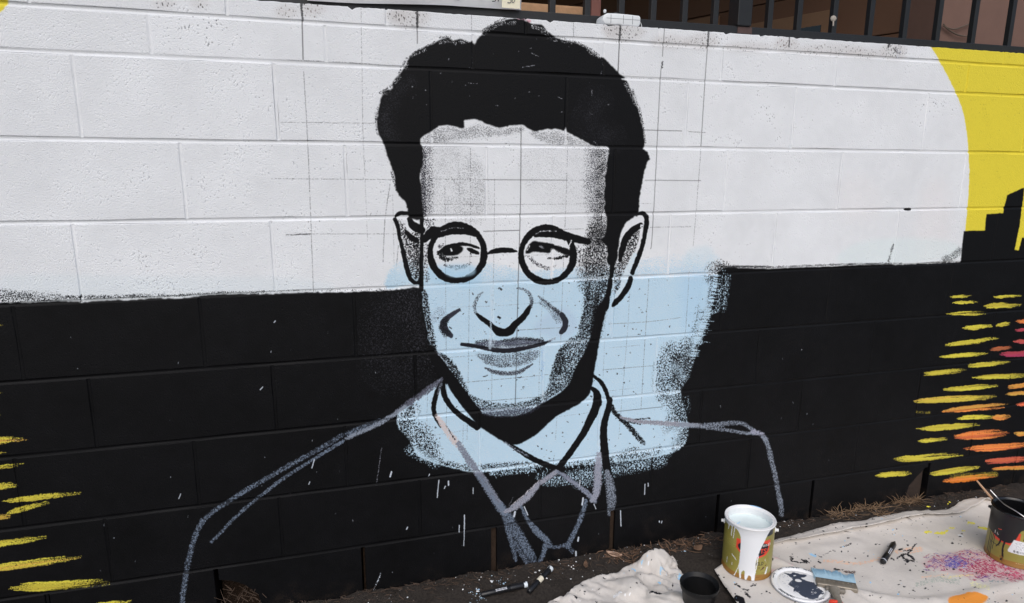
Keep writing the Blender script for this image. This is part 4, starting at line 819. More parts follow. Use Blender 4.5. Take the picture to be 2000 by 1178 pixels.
MAG = pig(150, 40, 74); PUR = pig(104, 66, 128); SAL = pig(226, 178, 150); KBL = pig(20, 20, 24); KBU = pig(150, 190, 224); KY = pig(232, 208, 70); KO = pig(246, 140, 60)
K.soft([(1800, 1100), (1870, 1078), (1960, 1085), (2010, 1110), (2010, 1130), (1930, 1135), (1850, 1118)], pig(176, 110, 130), .35, 14)
for cx_, cy_, rx, ry, n, cols in [(1860, 1098, 46, 14, 190, [PUR, PUR, pig(84, 78, 150), MAG]), (1868, 1102, 18, 8, 90, [pig(84, 78, 150), pig(96, 90, 160)]), (1930, 1106, 48, 18, 260, [MAG, MAG, pig(170, 60, 90)]), (1985, 1124, 26, 14, 110, [MAG, pig(190, 80, 110)]), (1905, 1082, 30, 8, 26, [PUR, MAG]), (1915, 1126, 22, 7, 24, [MAG, PUR])]:
    for _ in range(n):
        u = cx_ + np.clip(rng.normal(), -2, 2) * rx * .55; v = cy_ + np.clip(rng.normal(), -2, 2) * ry * .55; L_0 = rng.uniform(4, 20); a_ = rng.choice([.28, .36, -.35]) + rng.normal() * .15
        K.stroke([(u - L_0 / 2, v - L_0 / 2 * a_), (u, v + rng.normal() * .8), (u + L_0 / 2, v + L_0 / 2 * a_)], [.6, rng.uniform(1.2, 3.6), .6], cols[rng.integers(len(cols))], rng.uniform(.6, .95), rough=1.0, k=3, sharp=3, opacity=.75)
for pts, wd, c, *cv in [([(1610, 1096), (1640, 1098), (1680, 1101), (1710, 1094), (1722, 1090)], 6, SAL, .5), ([(1750, 1078), (1772, 1073), (1800, 1074)], 7, SAL, .55), ([(1780, 1080), (1800, 1076)], 5, SAL, .5), ([(1505, 1092), (1530, 1100), (1548, 1108)], 6, pig(220, 178, 180), .5), ([(1500, 1112), (1520, 1118)], 8, pig(214, 176, 176), .4),
                       ([(1790, 1142), (1830, 1132), (1870, 1136)], 10, pig(160, 166, 156), .45), ([(1840, 1128), (1900, 1124)], 4, pig(214, 200, 140), .4), ([(1900, 1140), (1930, 1150)], 12, pig(226, 214, 160), .4), ([(1930, 1134), (1960, 1138)], 5, pig(120, 140, 140), .4), ([(1800, 1128), (1850, 1122)], 4, SAL, .4),
                       ([(1806, 1041), (1818, 1040)], 4, KY, .9), ([(1826, 1041), (1840, 1042), (1852, 1037)], [3, 7, 3], KY, .92), ([(1856, 1031), (1862, 1032)], 5, KY, .85), ([(1890, 1024), (1902, 1024)], 5, KY, .9), ([(1912, 1032), (1928, 1033)], 6, KY, .92), ([(1880, 1037), (1884, 1037)], 3, KY, .7), ([(1872, 1047), (1880, 1049)], 5, pig(236, 240, 246), .9),
                       ([(1758, 1086), (1772, 1082), (1782, 1072), (1790, 1064)], [3, 4, 3, 2], KBL, .95), ([(1772, 1084), (1780, 1088), (1784, 1096), (1776, 1096)], [5, 4, 6, 3], KBL, .97), ([(1762, 1084), (1766, 1092), (1772, 1096)], [5, 4, 7], KBL, .97), ([(1752, 1090), (1760, 1086)], 3, KBL, .9), ([(1765, 1076), (1780, 1074)], 3, KBL, .8), ([(1756, 1074), (1762, 1072)], 4, KBL, .9), ([(1740, 1090), (1746, 1092)], 4, KBL, .9),
                       ([(1544, 1097), (1556, 1099)], 3, KBL, .9), ([(1566, 1094), (1575, 1098)], [4, 8], KBL, .95), ([(1550, 1098), (1576, 1101)], 3, KBL, .8), ([(1543, 1090), (1548, 1094)], 4, KBL, .9), ([(1598, 1098), (1602, 1100)], 4, KBL, .9), ([(1630, 1112), (1640, 1114)], 4, KBL, .9), ([(1582, 1084), (1592, 1087)], 5, KBU, .9), ([(1590, 1084), (1604, 1088)], 2, KBL, .7),
                       ([(1640, 1072), (1655, 1068), (1662, 1064)], 2.4, KBL, .7), ([(1608, 1084), (1630, 1076)], 2, KBL, .5), ([(1650, 1116), (1668, 1118)], 7, pig(96, 82, 76), .8), ([(1410, 1146), (1420, 1149)], [6, 2], KBL, .95), ([(1436, 1141), (1446, 1146)], 4, KBL, .9), ([(1440, 1168), (1448, 1172), (1450, 1180)], 12, KBL), ([(1458, 1160), (1464, 1166)], 6, KBL, .95), ([(1466, 1146), (1476, 1143)], 3, KBL, .9), ([(1450, 1150), (1462, 1152)], 3, KBL, .7)]:
    K.stroke(pts, wd, c, cv[0] if cv else 1.0, rough=1.2, sharp=3.0)
K.poly([(1852, 1172), (1870, 1164), (1895, 1160), (1915, 1162), (1930, 1166), (1924, 1176), (1900, 1190), (1860, 1190)], KO, rough=1.0)
for _ in range(430):
    u = rng.uniform(1400, 2000); v = rng.uniform(1010, 1178); s_ = rng.random() ** 3
    K.stroke([(u, v), (u + rng.uniform(-2, 2) + 1, v + rng.uniform(-.6, .8))], .8 + 2.6 * s_, KBL if rng.random() < .85 else KBU, .95, rough=.6, k=1)
for _ in range(120):
    u = rng.uniform(1050, 1400); v = rng.uniform(1085, 1178); s_ = rng.random() ** 3
    K.stroke([(u, v), (u + rng.uniform(-2, 2), v + rng.uniform(-1, 1))], .9 + 3.0 * s_, KBL if rng.random() < .7 else (KBU if rng.random() < .4 else pig(236, 238, 242)), .95, rough=.6, k=1)
for pts, wd in [([(1084, 1160), (1094, 1153), (1102, 1147)], [5, 8, 7]), ([(1098, 1164), (1101, 1168)], 5), ([(1122, 1167), (1126, 1170)], 6), ([(1172, 1126), (1178, 1124)], 4), ([(1178, 1132), (1182, 1133)], 3), ([(1270, 1174), (1290, 1177)], 4), ([(1078, 1166), (1086, 1160)], 5)]: K.stroke(pts, wd, KBL, .9, rough=1.4)
for pts, wd in [([(1324, 1132), (1330, 1128), (1328, 1124)], 4), ([(1289, 1124), (1296, 1122)], 2.5), ([(1236, 1118), (1240, 1120)], 4), ([(1286, 1139), (1290, 1141)], 3)]: K.stroke(pts, wd, KBU, .9, rough=1.2)
K.stroke([(1200, 1166), (1212, 1165)], 6, pig(236, 238, 242), .9)
cloth_mat = canvas_mat('spattered_canvas', K.rgb, np.clip(.55 + .09 * weave + .06 * km - .30 * np.exp(-(band_noise(K.h, K.w, 14, 60, .8) / .10) ** 2) * np.clip(.4 + .5 * kb, 0, 1) - .16 * np.exp(-(band_noise(K.h, K.w, 7, 30, 1.2) / .09) ** 2) * np.clip(.3 - .5 * kb, 0, 1), 0, 1), rough=.9, bump=.45, dist=.002, spec=.15)
def ridge(x, y, a, b, A, wdt):
    ax, ay = a; bx, by = b; dx, dy = bx - ax, by - ay; t = max(0, min(1, ((x - ax) * dx + (y - ay) * dy) / (dx * dx + dy * dy)))
    d = math.hypot(x - ax - t * dx, y - ay - t * dy); return A * math.exp(-(d / wdt) ** 2) * (1 if 0 < t < 1 else .6)
Gp = lambda u, v: tuple(float(q) for q in on_ground(u, v, .012)[:2])
RID = [(Gp(1500, 1092), Gp(1552, 1113), .014, .012), (Gp(1640, 1152), Gp(1730, 1170), .012, .014), (Gp(1730, 1170), Gp(1840, 1178), .010, .014), (Gp(1820, 1176), Gp(1900, 1162), .008, .013), (Gp(1900, 1160), Gp(2000, 1140), .010, .013), (Gp(1650, 1158), Gp(1700, 1185), .014, .010), (Gp(1690, 1030), Gp(1800, 1040), .004, .03), (Gp(1890, 1020), Gp(1930, 1060), .005, .02), (Gp(1560, 1078), Gp(1680, 1060), .004, .02)]
def cloth_z(x, y):
    z = .030 * max(0, 1 + y / .22) ** 2 * (y < 0) + .013 + .006 * fbm(x, y, 5, 3, 3) + .0022 * fbm(x, y, 18, 2, 8)
    for a, b, A, wdt in RID: z += ridge(x, y, a, b, A, wdt)
    return max(z, soil_z(x, y) + .004) if y > -1.0 else z
TOPE = [Gp(*q) for q in [(1390, 1117), (1420, 1100), (1470, 1078), (1505, 1065), (1560, 1051), (1640, 1031), (1700, 1023), (1767, 1007), (1850, 1001), (1872, 990), (1905, 984), (1943, 983), (2010, 984)]] + [(3.05, -.04)]
TOPE = spline(TOPE, 3); tx = TOPE[:, 0]; ty = TOPE[:, 1]
flat = thing('flat_drop_cloth', 'flat cream drop cloth with colourful paint spatter and a folded hem along the wall', 'drop cloth', (2.0, -.4, 0))
V, Fq = [], []; ni = 150; nj = 70
for j in range(nj + 1):
    for i in range(ni + 1):
        s_ = i / ni; x = 1.2 + (3.05 - 1.2) * s_; yt = float(np.interp(x, tx, ty)); q = (j / nj) ** 1.15
        xl = x - .17 * q * (1 - s_)                     # left edge leans inwards under the pot
        y = yt + (-1.25 - yt) * q
        V.append((xl, y, cloth_z(xl, y)))
Fq = [(j * (ni + 1) + i, (j + 1) * (ni + 1) + i, (j + 1) * (ni + 1) + i + 1, j * (ni + 1) + i + 1) for j in range(nj) for i in range(ni)]
fc = part('sheet', mesh(V, Fq, [K.uv(v[0], v[1]) for v in V]), cloth_mat, flat, (2.0, -.4, 0)); fc.data.shade_smooth(); md = fc.modifiers.new('t', 'SOLIDIFY'); md.thickness = .0015; md.offset = -1
# the hem, turned over: a strip whose lower lip stands clear of the sheet
V = []; n2 = 110; prof = [(.0, -.003), (-.02, .002), (.02, .0045), (.3, .007), (.7, .011), (.97, .017), (1.0, .0158)]
lipx = [1.45, 1.60, 1.75, 1.95, 2.15, 2.30, 2.42, 2.50, 2.62, 3.0]; lipw = [.018, .034, .046, .046, .038, .040, .046, .022, .030, .04]
for i in range(n2 + 1):
    x = 1.47 + (3.0 - 1.47) * i / n2; yt = float(np.interp(x, tx, ty)); wdh = float(np.interp(x, lipx, lipw))
    for q, dz in prof:
        y = yt - wdh * q; lift = .006 * max(0, math.sin(x * 7.0 + .6)) ** 2 * max(0, q - .3); V.append((x + .01 * q, y, cloth_z(x, y) + dz + lift))
m6 = len(prof); Fq = [(i * m6 + k, i * m6 + k + 1, (i + 1) * m6 + k + 1, (i + 1) * m6 + k) for i in range(n2) for k in range(m6 - 1)]
hm = part('hem', mesh(V, Fq, [K.uv(v[0], v[1]) for v in V]), cloth_mat, flat, (2.0, -.4, 0)); hm.data.shade_smooth(); md = hm.modifiers.new('t', 'SOLIDIFY'); md.thickness = .0015
# crumpled cloth heap on the left
C0 = np.array([.78, -.42])
crump = thing('crumpled_drop_cloth', 'crumpled cream drop cloth heaped on the soil beside the small black pot', 'drop cloth', (C0[0], C0[1], 0))
NS = 70
def settle_sheet():
    """let a slightly too large sheet fall over a few bunched lumps on sloping soil, and keep the shape it comes to rest in"""
    tmp = []
    def temp(name, V, F):
        o = obj(name, mesh(V, F)); tmp.append(o); return o
    def collide(o, th, fr):
        o.modifiers.new('collide', 'COLLISION'); o.collision.thickness_outer = th; o.collision.cloth_friction = fr
    edge = lambda x: float(np.interp(x, [.5, .6, .7, .86, .93, 1.0], [-.235, -.185, -.15, -.125, -.085, -.045]))
    V = []
    for j in range(NS):
        for i in range(NS):
            a = i / (NS - 1); t = j / (NS - 1); x = .53 + .565 * a - .03 * t; y0 = edge(x) - .012 * math.sin(9 * a); y = y0 + (-.66 - y0) * t
            V.append((x, y, .045 + .03 * mnoise.noise(Vector((x * 9, y * 9, 1))) + .016 * mnoise.noise(Vector((x * 22, y * 22, 5))) + .007 * mnoise.noise(Vector((x * 48 + y * 12, y * 30, 2)))))
    sheet = temp('settling_sheet', V, [(j * NS + i, (j + 1) * NS + i, (j + 1) * NS + i + 1, j * NS + i + 1) for j in range(NS - 1) for i in range(NS - 1)])
    ys = np.linspace(-1.2, 0, 40); collide(temp('settling_soil', [(x, y, .036 * max(0, 1 + y / .22) ** 2 + .002) for y in ys for x in (-.5, 2)], [(2 * k, 2 * k + 1, 2 * k + 3, 2 * k + 2) for k in range(39)]), .004, 40)
    collide(temp('settling_wall', [(-.5, -.004, -.2), (2, -.004, -.2), (2, -.004, .5), (-.5, -.004, .5)], [(0, 1, 2, 3)]), .003, 5)
    for x, y, r, h in [(1.02, -.085, .05, .05), (.88, -.19, .04, .026), (.97, -.33, .07, .035), (.76, -.36, .06, .03)]:
        bm = bmesh.new(); bmesh.ops.create_uvsphere(bm, u_segments=16, v_segments=10, radius=1)
        me = bpy.data.meshes.new('m'); bm.to_mesh(me); bm.free(); o = obj('settling_lump', me); tmp.append(o); o.location = (x, y, .012); o.scale = (r, r, h); collide(o, .004, 30)
    m = sheet.modifiers.new('cloth', 'CLOTH'); st = m.settings; st.quality = 6; st.mass = .16; st.tension_stiffness = 12; st.compression_stiffness = 12; st.shear_stiffness = 4; st.bending_stiffness = .06; st.air_damping = 2
    st.shrink_min = -.12; st.shrink_max = -.12
    c = m.collision_settings; c.use_self_collision = True; c.self_distance_min = .004; c.distance_min = .004; c.collision_quality = 3; c.self_friction = 10
    m.point_cache.frame_end = 50
    for f in range(1, 51): SC.frame_set(f)
    ev = sheet.evaluated_get(bpy.context.evaluated_depsgraph_get()); me = ev.to_mesh(); P = np.array([v.co[:] for v in me.vertices]); ev.to_mesh_clear()
    for o in tmp:
        d = o.data; bpy.data.objects.remove(o); bpy.data.meshes.remove(d)
    SC.frame_set(1)
    return P
Q = settle_sheet()
V = [(x, min(y, -.006), max(z, soil_z(x, y) + .004)) for x, y, z in Q]
Fq = [(j * NS + i, (j + 1) * NS + i, (j + 1) * NS + i + 1, j * NS + i + 1) for j in range(NS - 1) for i in range(NS - 1)]
cc = part('sheet', mesh(V, Fq, [K.uv(v[0], v[1]) for v in V]), cloth_mat, crump, (C0[0], C0[1], 0)); cc.data.shade_smooth(); md = cc.modifiers.new('s', 'SUBSURF'); md.levels = 1; md.render_levels = 1; md = cc.modifiers.new('t', 'SOLIDIFY'); md.thickness = .0012

# ================================================================== PAINT CANS
CR_, CH_ = .0795, .184
def can_canvas():
    c = Canvas(-.262, .262, 0, CH_, .0006, lambda A, B: ((A * 1000).astype(np.float32), ((CH_ - B) * 1000).astype(np.float32)), lambda u, v: (u / 1000, CH_ - v / 1000), pig(138, 129, 62))
    c.H = rank(band_noise(c.h, c.w, 1.2, 5)); n = band_noise(c.h, c.w, 30); c.rgb *= (1 + .06 * n)[..., None]
    sl = (slice(None), slice(None)); b = np.clip((c.V - 164 + 3 * np.sin(c.U / 22)) / 1.5, 0, 1); c.blend(sl, b, pig(138, 100, 46))
    for k in range(3): c.stroke([(-110, 46 + 9 * k), (-70, 62 + 9 * k), (-30, 60 + 9 * k)], .8, pig(190, 182, 120), .7)
    return c
def letters(c, txt, x, y, h, col, wd, slant=0.0):
    G = {'T': [[(0, 0), (1, 0)], [(.5, 0), (.5, 1)]], 'S': [[(1, .12), (.5, 0), (.05, .22), (.5, .5), (.95, .75), (.5, 1), (0, .88)]], 'E': [[(1, 0), (0, 0), (0, 1), (1, 1)], [(0, .5), (.8, .5)]], 'L': [[(0, 0), (0, 1), (.9, 1)]], 'D': [[(0, 0), (0, 1), (.5, 1), (.95, .7), (.95, .3), (.5, 0), (0, 0)]], 'I': [[(.5, 0), (.5, 1)]],
         'a': [[(.8, .45), (.3, .42), (.1, .8), (.4, 1), (.75, .8), (.8, .45), (.85, 1)]], 'r': [[(.2, .45), (.25, 1)], [(.25, .65), (.5, .42), (.8, .5)]], 'n': [[(.1, .45), (.15, 1)], [(.15, .6), (.5, .42), (.75, .6), (.8, 1)]], 'd': [[(.8, .45), (.3, .45), (.1, .8), (.4, 1), (.75, .8), (.85, 0), (.85, 1)]], 's': [[(.8, .48), (.3, .5), (.5, .72), (.75, .88), (.2, 1)]]}
    for ch in txt:
        for st in G.get(ch, []):
            c.stroke([(x + (px_ * .62 + slant * (1 - py_)) * h, y + py_ * h) for px_, py_ in st], wd, col, straight=ch in 'TELI', rough=.15, k=4)
        x += h * (.86 if ch != 'I' else .6)
# --- open can of white paint
cA = can_canvas(); RED = pig(206, 66, 46); CB = pig(30, 32, 38); CW = pig(214, 216, 224)
sh_ = lambda P, dx, dy=0, k=1.0: [(x_ * k + dx, y_ + dy) for x_, y_ in P]
cA.poly(sh_([(-58, 56), (56, 52), (60, 58), (56, 92), (42, 106), (0, 118), (-42, 104), (-58, 90)], 18, -12), RED, rough=.3, smooth=False)
cA.poly(sh_([(-51, 76), (-34, 63), (0, 58), (34, 62), (50, 72), (46, 92), (26, 104), (0, 110), (-30, 102), (-48, 90)], 18, -12), CB, rough=.3)
letters(cA, 'rands', 36, 50, 11, pig(226, 222, 214), 1.3, .25); letters(cA, 'TS', 40, 70, 14, RED, 3.4)
letters(cA, 'IELD', 24, 117, 10, pig(44, 40, 30), 2.2); letters(cA, 'II', 34, 134, 7, pig(60, 54, 40), 1.4)
cA.stroke([(46, 146), (54, 140)], 3, pig(86, 50, 34)); cA.stroke([(52, 142), (57, 138)], 7, pig(86, 50, 34), .9); cA.stroke([(62, 134), (68, 131)], 4, pig(86, 50, 34), .9); cA.stroke([(30, 172), (46, 170)], 1.6, pig(90, 62, 26), .8); cA.stroke([(50, 158), (60, 157)], 1.6, pig(90, 62, 26), .8)
cA.poly([(-262, -2), (262, -2), (262, 10), (-262, 10)], CB, rough=.2, smooth=False); cA.poly([(56, 8), (90, 8), (90, 26), (52, 26)], CB, rough=.5, smooth=False)
cA.poly(sh_([(-84, -4), (-52, 14), (-38, 32), (-35, 60), (-35, 120), (-36, 146), (-33, 160), (-30, 182), (-26, 184), (-25, 160), (-16, 152), (-14, 176), (-10, 186), (-6, 176), (-2, 166), (6, 170), (8, 184), (16, 186), (18, 160), (17, 120), (22, 92), (30, 66), (40, 44), (48, 26), (62, 8), (84, -4)], 10), CW, rough=.4, k=3)
for pts, wd in [([(-60, 8), (-62, 38), (-61, 46)], [7, 4, 5]), ([(-50, 12), (-52, 40), (-53, 52)], [5, 3, 4]), ([(33, 90), (31, 130), (24, 172)], [4, 4, 3]), ([(-22, 126), (-30, 156), (-38, 180)], [3, 3, 4]), ([(-76, 2), (-78, 30)], [12, 4]), ([(-72, 132), (-73, 152)], 4), ([(74, 142), (68, 162)], [5, 10]), ([(-52, 110), (-36, 122)], 4), ([(-50, 140), (-50, 148)], 3), ([(60, 108), (61, 114)], 3), ([(64, 118), (66, 121)], 2)]: cA.stroke(pts, wd, CW, .97, rough=.5)
cA.poly([(-262, -6), (-60, -6), (-80, 16), (-262, 10)], CW, rough=.5)
ga = on_ground(1455, 1112, .012); CAx, CAy = 1.314, -.186
def can_body(c, name_mat, par, rough=.35):
    prof = [(CR_ - .001, 0), (CR_ + .0012, .0015), (CR_ + .0012, .004), (CR_, .006)] + [(CR_, .006 + (CH_ - .012) * i / 6) for i in range(1, 7)] + [(CR_ + .001, CH_ - .004)]
    n = 72; V = []; U_ = []
    for r, z in prof:
        for k_ in range(n + 1):
            a = 2 * math.pi * k_ / n; V.append((r * math.sin(a - math.pi), -r * math.cos(a - math.pi) * 1.0, z)); U_.append(c.uv((a - math.pi) * CR_, z))
    F = [(i * (n + 1) + k_, i * (n + 1) + k_ + 1, (i + 1) * (n + 1) + k_ + 1, (i + 1) * (n + 1) + k_) for i in range(len(prof) - 1) for k_ in range(n)]
    F.append(tuple(range(n, -1, -1)))
    o = obj('body', mesh(V, F, U_), canvas_mat(name_mat, c.rgb, None, rough=rough, spec=.5, fine=.08, fscale=60), par); smooth_mesh(o.data); return o
can = thing('paint_can', 'open green paint can of white paint with white drips down its front', 'paint can', (CAx, CAy, cloth_z(CAx, CAy) - .001), (0, 0, math.radians(-36)))
can_body(cA, 'green_can_white_drips', can)
wet = mat('wet_white_paint', pig(206, 217, 217), .18, var=.03, vscale=40, bump=.15, bscale=30); rimw = mat('rim_white_paint', pig(222, 225, 232), .3, var=.05, vscale=90, bump=.3, bscale=70)
rim_prof = [(CR_ + .001, CH_ - .005), (CR_ + .0028, CH_ - .003), (CR_ + .003, CH_), (CR_ + .0015, CH_ + .002), (CR_ - .002, CH_ + .0015), (CR_ - .0045, CH_ - .003), (CR_ - .006, CH_ - .0035), (CR_ - .0078, CH_ + .0002), (CR_ - .0092, CH_ - .001), (CR_ - .0094, CH_ - .008), (CR_ - .0015, CH_ - .035)]
obj('rim', lathe(rim_prof, 64), rimw, can, smooth=True)
pv = [(0, 0, CH_ - .030)]; pf = []; nn = 48
for r_ in (.3, .6, .85, .97, 1.0):
    for k_ in range(nn):
        a = 2 * math.pi * k_ / nn; rr = (CR_ - .0022) * r_; pv.append((rr * math.cos(a), rr * math.sin(a), CH_ - .030 + (.004 if r_ == 1.0 else 0) + .0006 * math.sin(5 * a + r_ * 9)))
pf = [(0, 1 + k_, 1 + (k_ + 1) % nn) for k_ in range(nn)] + [(1 + i * nn + k_, 1 + (i + 1) * nn + k_, 1 + (i + 1) * nn + (k_ + 1) % nn, 1 + i * nn + (k_ + 1) % nn) for i in range(4) for k_ in range(nn)]
obj('white_paint', mesh(pv, pf), wet, can, smooth=True)
blu = mat('blue_smear', pig(140, 180, 214), .4, var=.1)
obj('blue_streak', tube([(-.030, .012, CH_ - .0288), (-.040, -.006, CH_ - .0286), (-.046, -.022, CH_ - .0286)], .0012, 5, [.6, 1, .5]), blu, can)
obj('blue_streak', tube([((CR_ + .0005) * math.cos(a), (CR_ + .0005) * math.sin(a), CH_ + .0022) for a in np.linspace(math.radians(62), math.radians(92), 7)], .0014, 5, [.4, .8, 1, 1, 1, .8, .4]), blu, can)
for sg in (-1, 1):
    e = obj('ear', lathe([(.009, 0), (.009, .002), (.0055, .004), (.005, .009), (.006, .010), (.004, .012)], 18, True, True), rimw, can, (sg * (CR_ - .0005), .002, CH_ - .030), (0, sg * math.pi / 2, 0)); e.data.shade_smooth()
# --- second can, black paint
cB = can_canvas(); BK = pig(24, 24, 28)
cB.poly([(-60, 56), (30, 56), (30, 100), (10, 108), (-40, 108), (-60, 90)], RED, rough=.3, smooth=False)
cB.poly([(-262, -4), (262, -4), (262, 18), (90, 20), (60, 30), (40, 40), (30, 46), (24, 60), (18, 84), (8, 98), (-10, 104), (-30, 100), (-52, 94), (-70, 90), (-262, 60)], BK, rough=.6, k=3)
cB.stroke([(-34, 66), (-26, 64)], 4, RED, .9); cB.stroke([(-46, 78), (-46, 88)], 2.4, pig(210, 205, 200)); cB.stroke([(-38, 82), (-34, 88)], 4, pig(180, 175, 170), .8)
for pts, wd in [([(-58, 90), (-60, 180)], 3), ([(-50, 96), (-53, 130), (-52, 182)], 3), ([(-44, 98), (-46, 150)], 2.4), ([(-66, 90), (-68, 170)], 4), ([(-22, 100), (-26, 118), (-34, 132)], [6, 5, 3]), ([(-10, 102), (-12, 130), (-9, 158), (-11, 170)], [6, 5, 6, 8]), ([(42, 36), (42, 60), (41, 78)], [4, 3.4, 5]), ([(-60, 122), (-40, 126), (-24, 124)], 2)]: cB.stroke(pts, wd, BK, rough=.5)
cB.poly([(14, 84), (86, 84), (86, 132), (4, 132), (2, 126)], pig(214, 216, 224), rough=.2, smooth=False)
for i in range(7): cB.stroke([(18 + (i % 3) * 2, 90 + i * 4.2), (18 + rng.uniform(26, 56), 90 + i * 4.2)], 1.0, pig(110, 112, 120), .7, straight=True)
x = 18
while x < 78: w_ = rng.choice([.8, 1.4, 2.2]); cB.stroke([(x, 121), (x, 128)], w_, pig(50, 50, 56), straight=True, rough=.1); x += w_ + rng.uniform(1, 2.2)
for yy in (52, 60, 68): cB.stroke([(50, yy), (95, yy)], .8, pig(214, 208, 180), .8)
cB.stroke([(24, 166), (110, 166)], 1.0, pig(220, 214, 180), .9); cB.stroke([(-14, 160), (-6, 168), (-10, 190)], 9, pig(120, 80, 36), .6)
CBx, CBy = 2.256, -.383
can2 = thing('black_paint_can', 'green paint can run over with black paint standing at the right end', 'paint can', (CBx, CBy, cloth_z(CBx, CBy) - .001), (0, 0, math.radians(-68)))
can_body(cB, 'green_can_black_drips', can2)
blackw = mat('wet_black_paint', (.008, .008, .009), .2, var=.1, bump=.1); obj('rim', lathe(rim_prof[:-1] + [(CR_ - .004, CH_ - .03), (CR_ - .003, .05)], 64), blackw, can2, smooth=True)
obj('black_paint', lathe([(.0001, .06), (CR_ - .002, .06)], 48), blackw, can2)
wirem = mat('wire', (.55, .55, .56), .35, 1.0, var=.1); 
# bail fallen across the mouth: from behind the left rim down over the front edge
BW = [on_wall(1934, 957, -.330), on_wall(1948, 972, -.352), on_wall(1962, 985, -.385), on_wall(1982, 997, -.425), on_wall(2002, 1011, -.455), on_wall(2016, 1024, -.468)]
ci_ = (Matrix.Translation(can2.location) @ Matrix.Rotation(can2.rotation_euler.z, 4, 'Z')).inverted()
BL = [tuple(ci_ @ Vector(p)) for p in spline(BW, 4)]
obj('bail', tube(BL, .0018, 6), wirem, can2, smooth=True)
for sg in (-1, 1): obj('ear', lathe([(.009, 0), (.009, .002), (.0055, .004), (.005, .010)], 18, True, True), blackw, can2, (sg * (CR_ - .0005), 0, CH_ - .030), (0, sg * math.pi / 2, 0))
# stick leaning in the black can
stk = mat('pale_wood', pig(176, 140, 110), .7, var=.15, vscale=40)
pA = on_wall(1908, 939, -.20); pB = on_wall(1944, 982, -.27); dv = pB - pA
so_ = obj('wooden_stick', tube([tuple(pA), tuple(pA + dv * .5), tuple(pB + dv * .35)], .0042, 7, [.7, 1, 1]), stk, smooth=True); tag(so_, 'thin pale wooden stick leaning into the black paint can', 'stick')

# ------------------------------------------------------------------ lid with paint on it
lc = on_ground(1563, 1146, .012); LR = .090
cL = Canvas(-.1, .1, -.1, .1, .0004, lambda A, B: ((A * 1000).astype(np.float32), (B * 1000).astype(np.float32)), lambda u, v: (u / 1000, v / 1000), pig(224, 227, 234))
cL.H = rank(band_noise(cL.h, cL.w, 1.5, 6)); SL = pig(62, 68, 82)
cL.poly([(-30, 58), (-10, 52), (0, 60), (20, 50), (40, 46), (30, 34), (14, 30), (30, 14), (46, 6), (50, -20), (58, -42), (40, -52), (24, -66), (4, -70), (-20, -58), (-26, -40), (-38, -34), (-30, -20), (-40, -2), (-28, 12), (-16, 24), (-20, 40)], SL, rough=1.4, k=3)
cL.poly([(-10, 14), (2, 10), (10, 14), (6, 24), (-6, 24)], pig(226, 229, 236), rough=.5); cL.stroke([(-4, 42), (2, 44)], 4, CW)
for _ in range(26): u = rng.uniform(-70, -10); v = rng.uniform(-50, 50); cL.stroke([(u, v), (u + rng.uniform(-8, 8), v + rng.uniform(-5, 5))], 4, pig(150, 156, 168), .4)
for _ in range(9): u = rng.uniform(10, 50); v = rng.uniform(-62, -20); cL.stroke([(u, v), (u + 6, v + 3)], 3, CW, .55)
for a0, a1, wd in [(200, 232, 9), (70, 100, 5), (20, 60, 5), (330, 365, 6), (280, 300, 5), (140, 160, 4), (110, 122, 5)]:
    cL.stroke([(83 * math.cos(math.radians(a)), 83 * math.sin(math.radians(a))) for a in np.linspace(a0, a1, 6)], wd, pig(50, 54, 64), .75, rough=1.2)
prof = [(.0001, .003), (.03, .003), (.062, .003), (.066, .0025), (.069, .0005), (.073, .0005), (.076, .004), (.081, .0062), (.086, .0062), (LR - .001, .004), (LR, .0005), (LR - .002, -.001)]
V, U_ = [], []; n = 72
for r, z in prof:
    for k_ in range(n): a = 2 * math.pi * k_ / n; V.append((r * math.cos(a), r * math.sin(a), z)); U_.append(cL.uv(r * math.cos(a), r * math.sin(a)))
F = [(i * n + k_, i * n + (k_ + 1) % n, (i + 1) * n + (k_ + 1) % n, (i + 1) * n + k_) for i in range(len(prof) - 1) for k_ in range(n)]
bm_ = mesh(V, [f[::-1] for f in F], U_)
lid = thing('paint_can_lid', 'round paint can lid smeared with white and dark grey paint lying on the cloth', 'lid', (lc[0], lc[1], cloth_z(lc[0], lc[1]) + .006), (math.radians(1.5), math.radians(-1), math.radians(-16)))
obj('disc', bm_, canvas_mat('lid_paint', cL.rgb, None, rough=.3, fine=.15, fscale=50), lid, smooth=True)
obj('rolled_edge', tube([((LR - .0005) * math.cos(a), (LR - .0005) * math.sin(a), .0005) for a in np.linspace(0, 2 * math.pi, 65)], .0024, 8), mat('lid_edge', pig(150, 152, 158), .45, var=.7, vscale=55), lid, smooth=True)

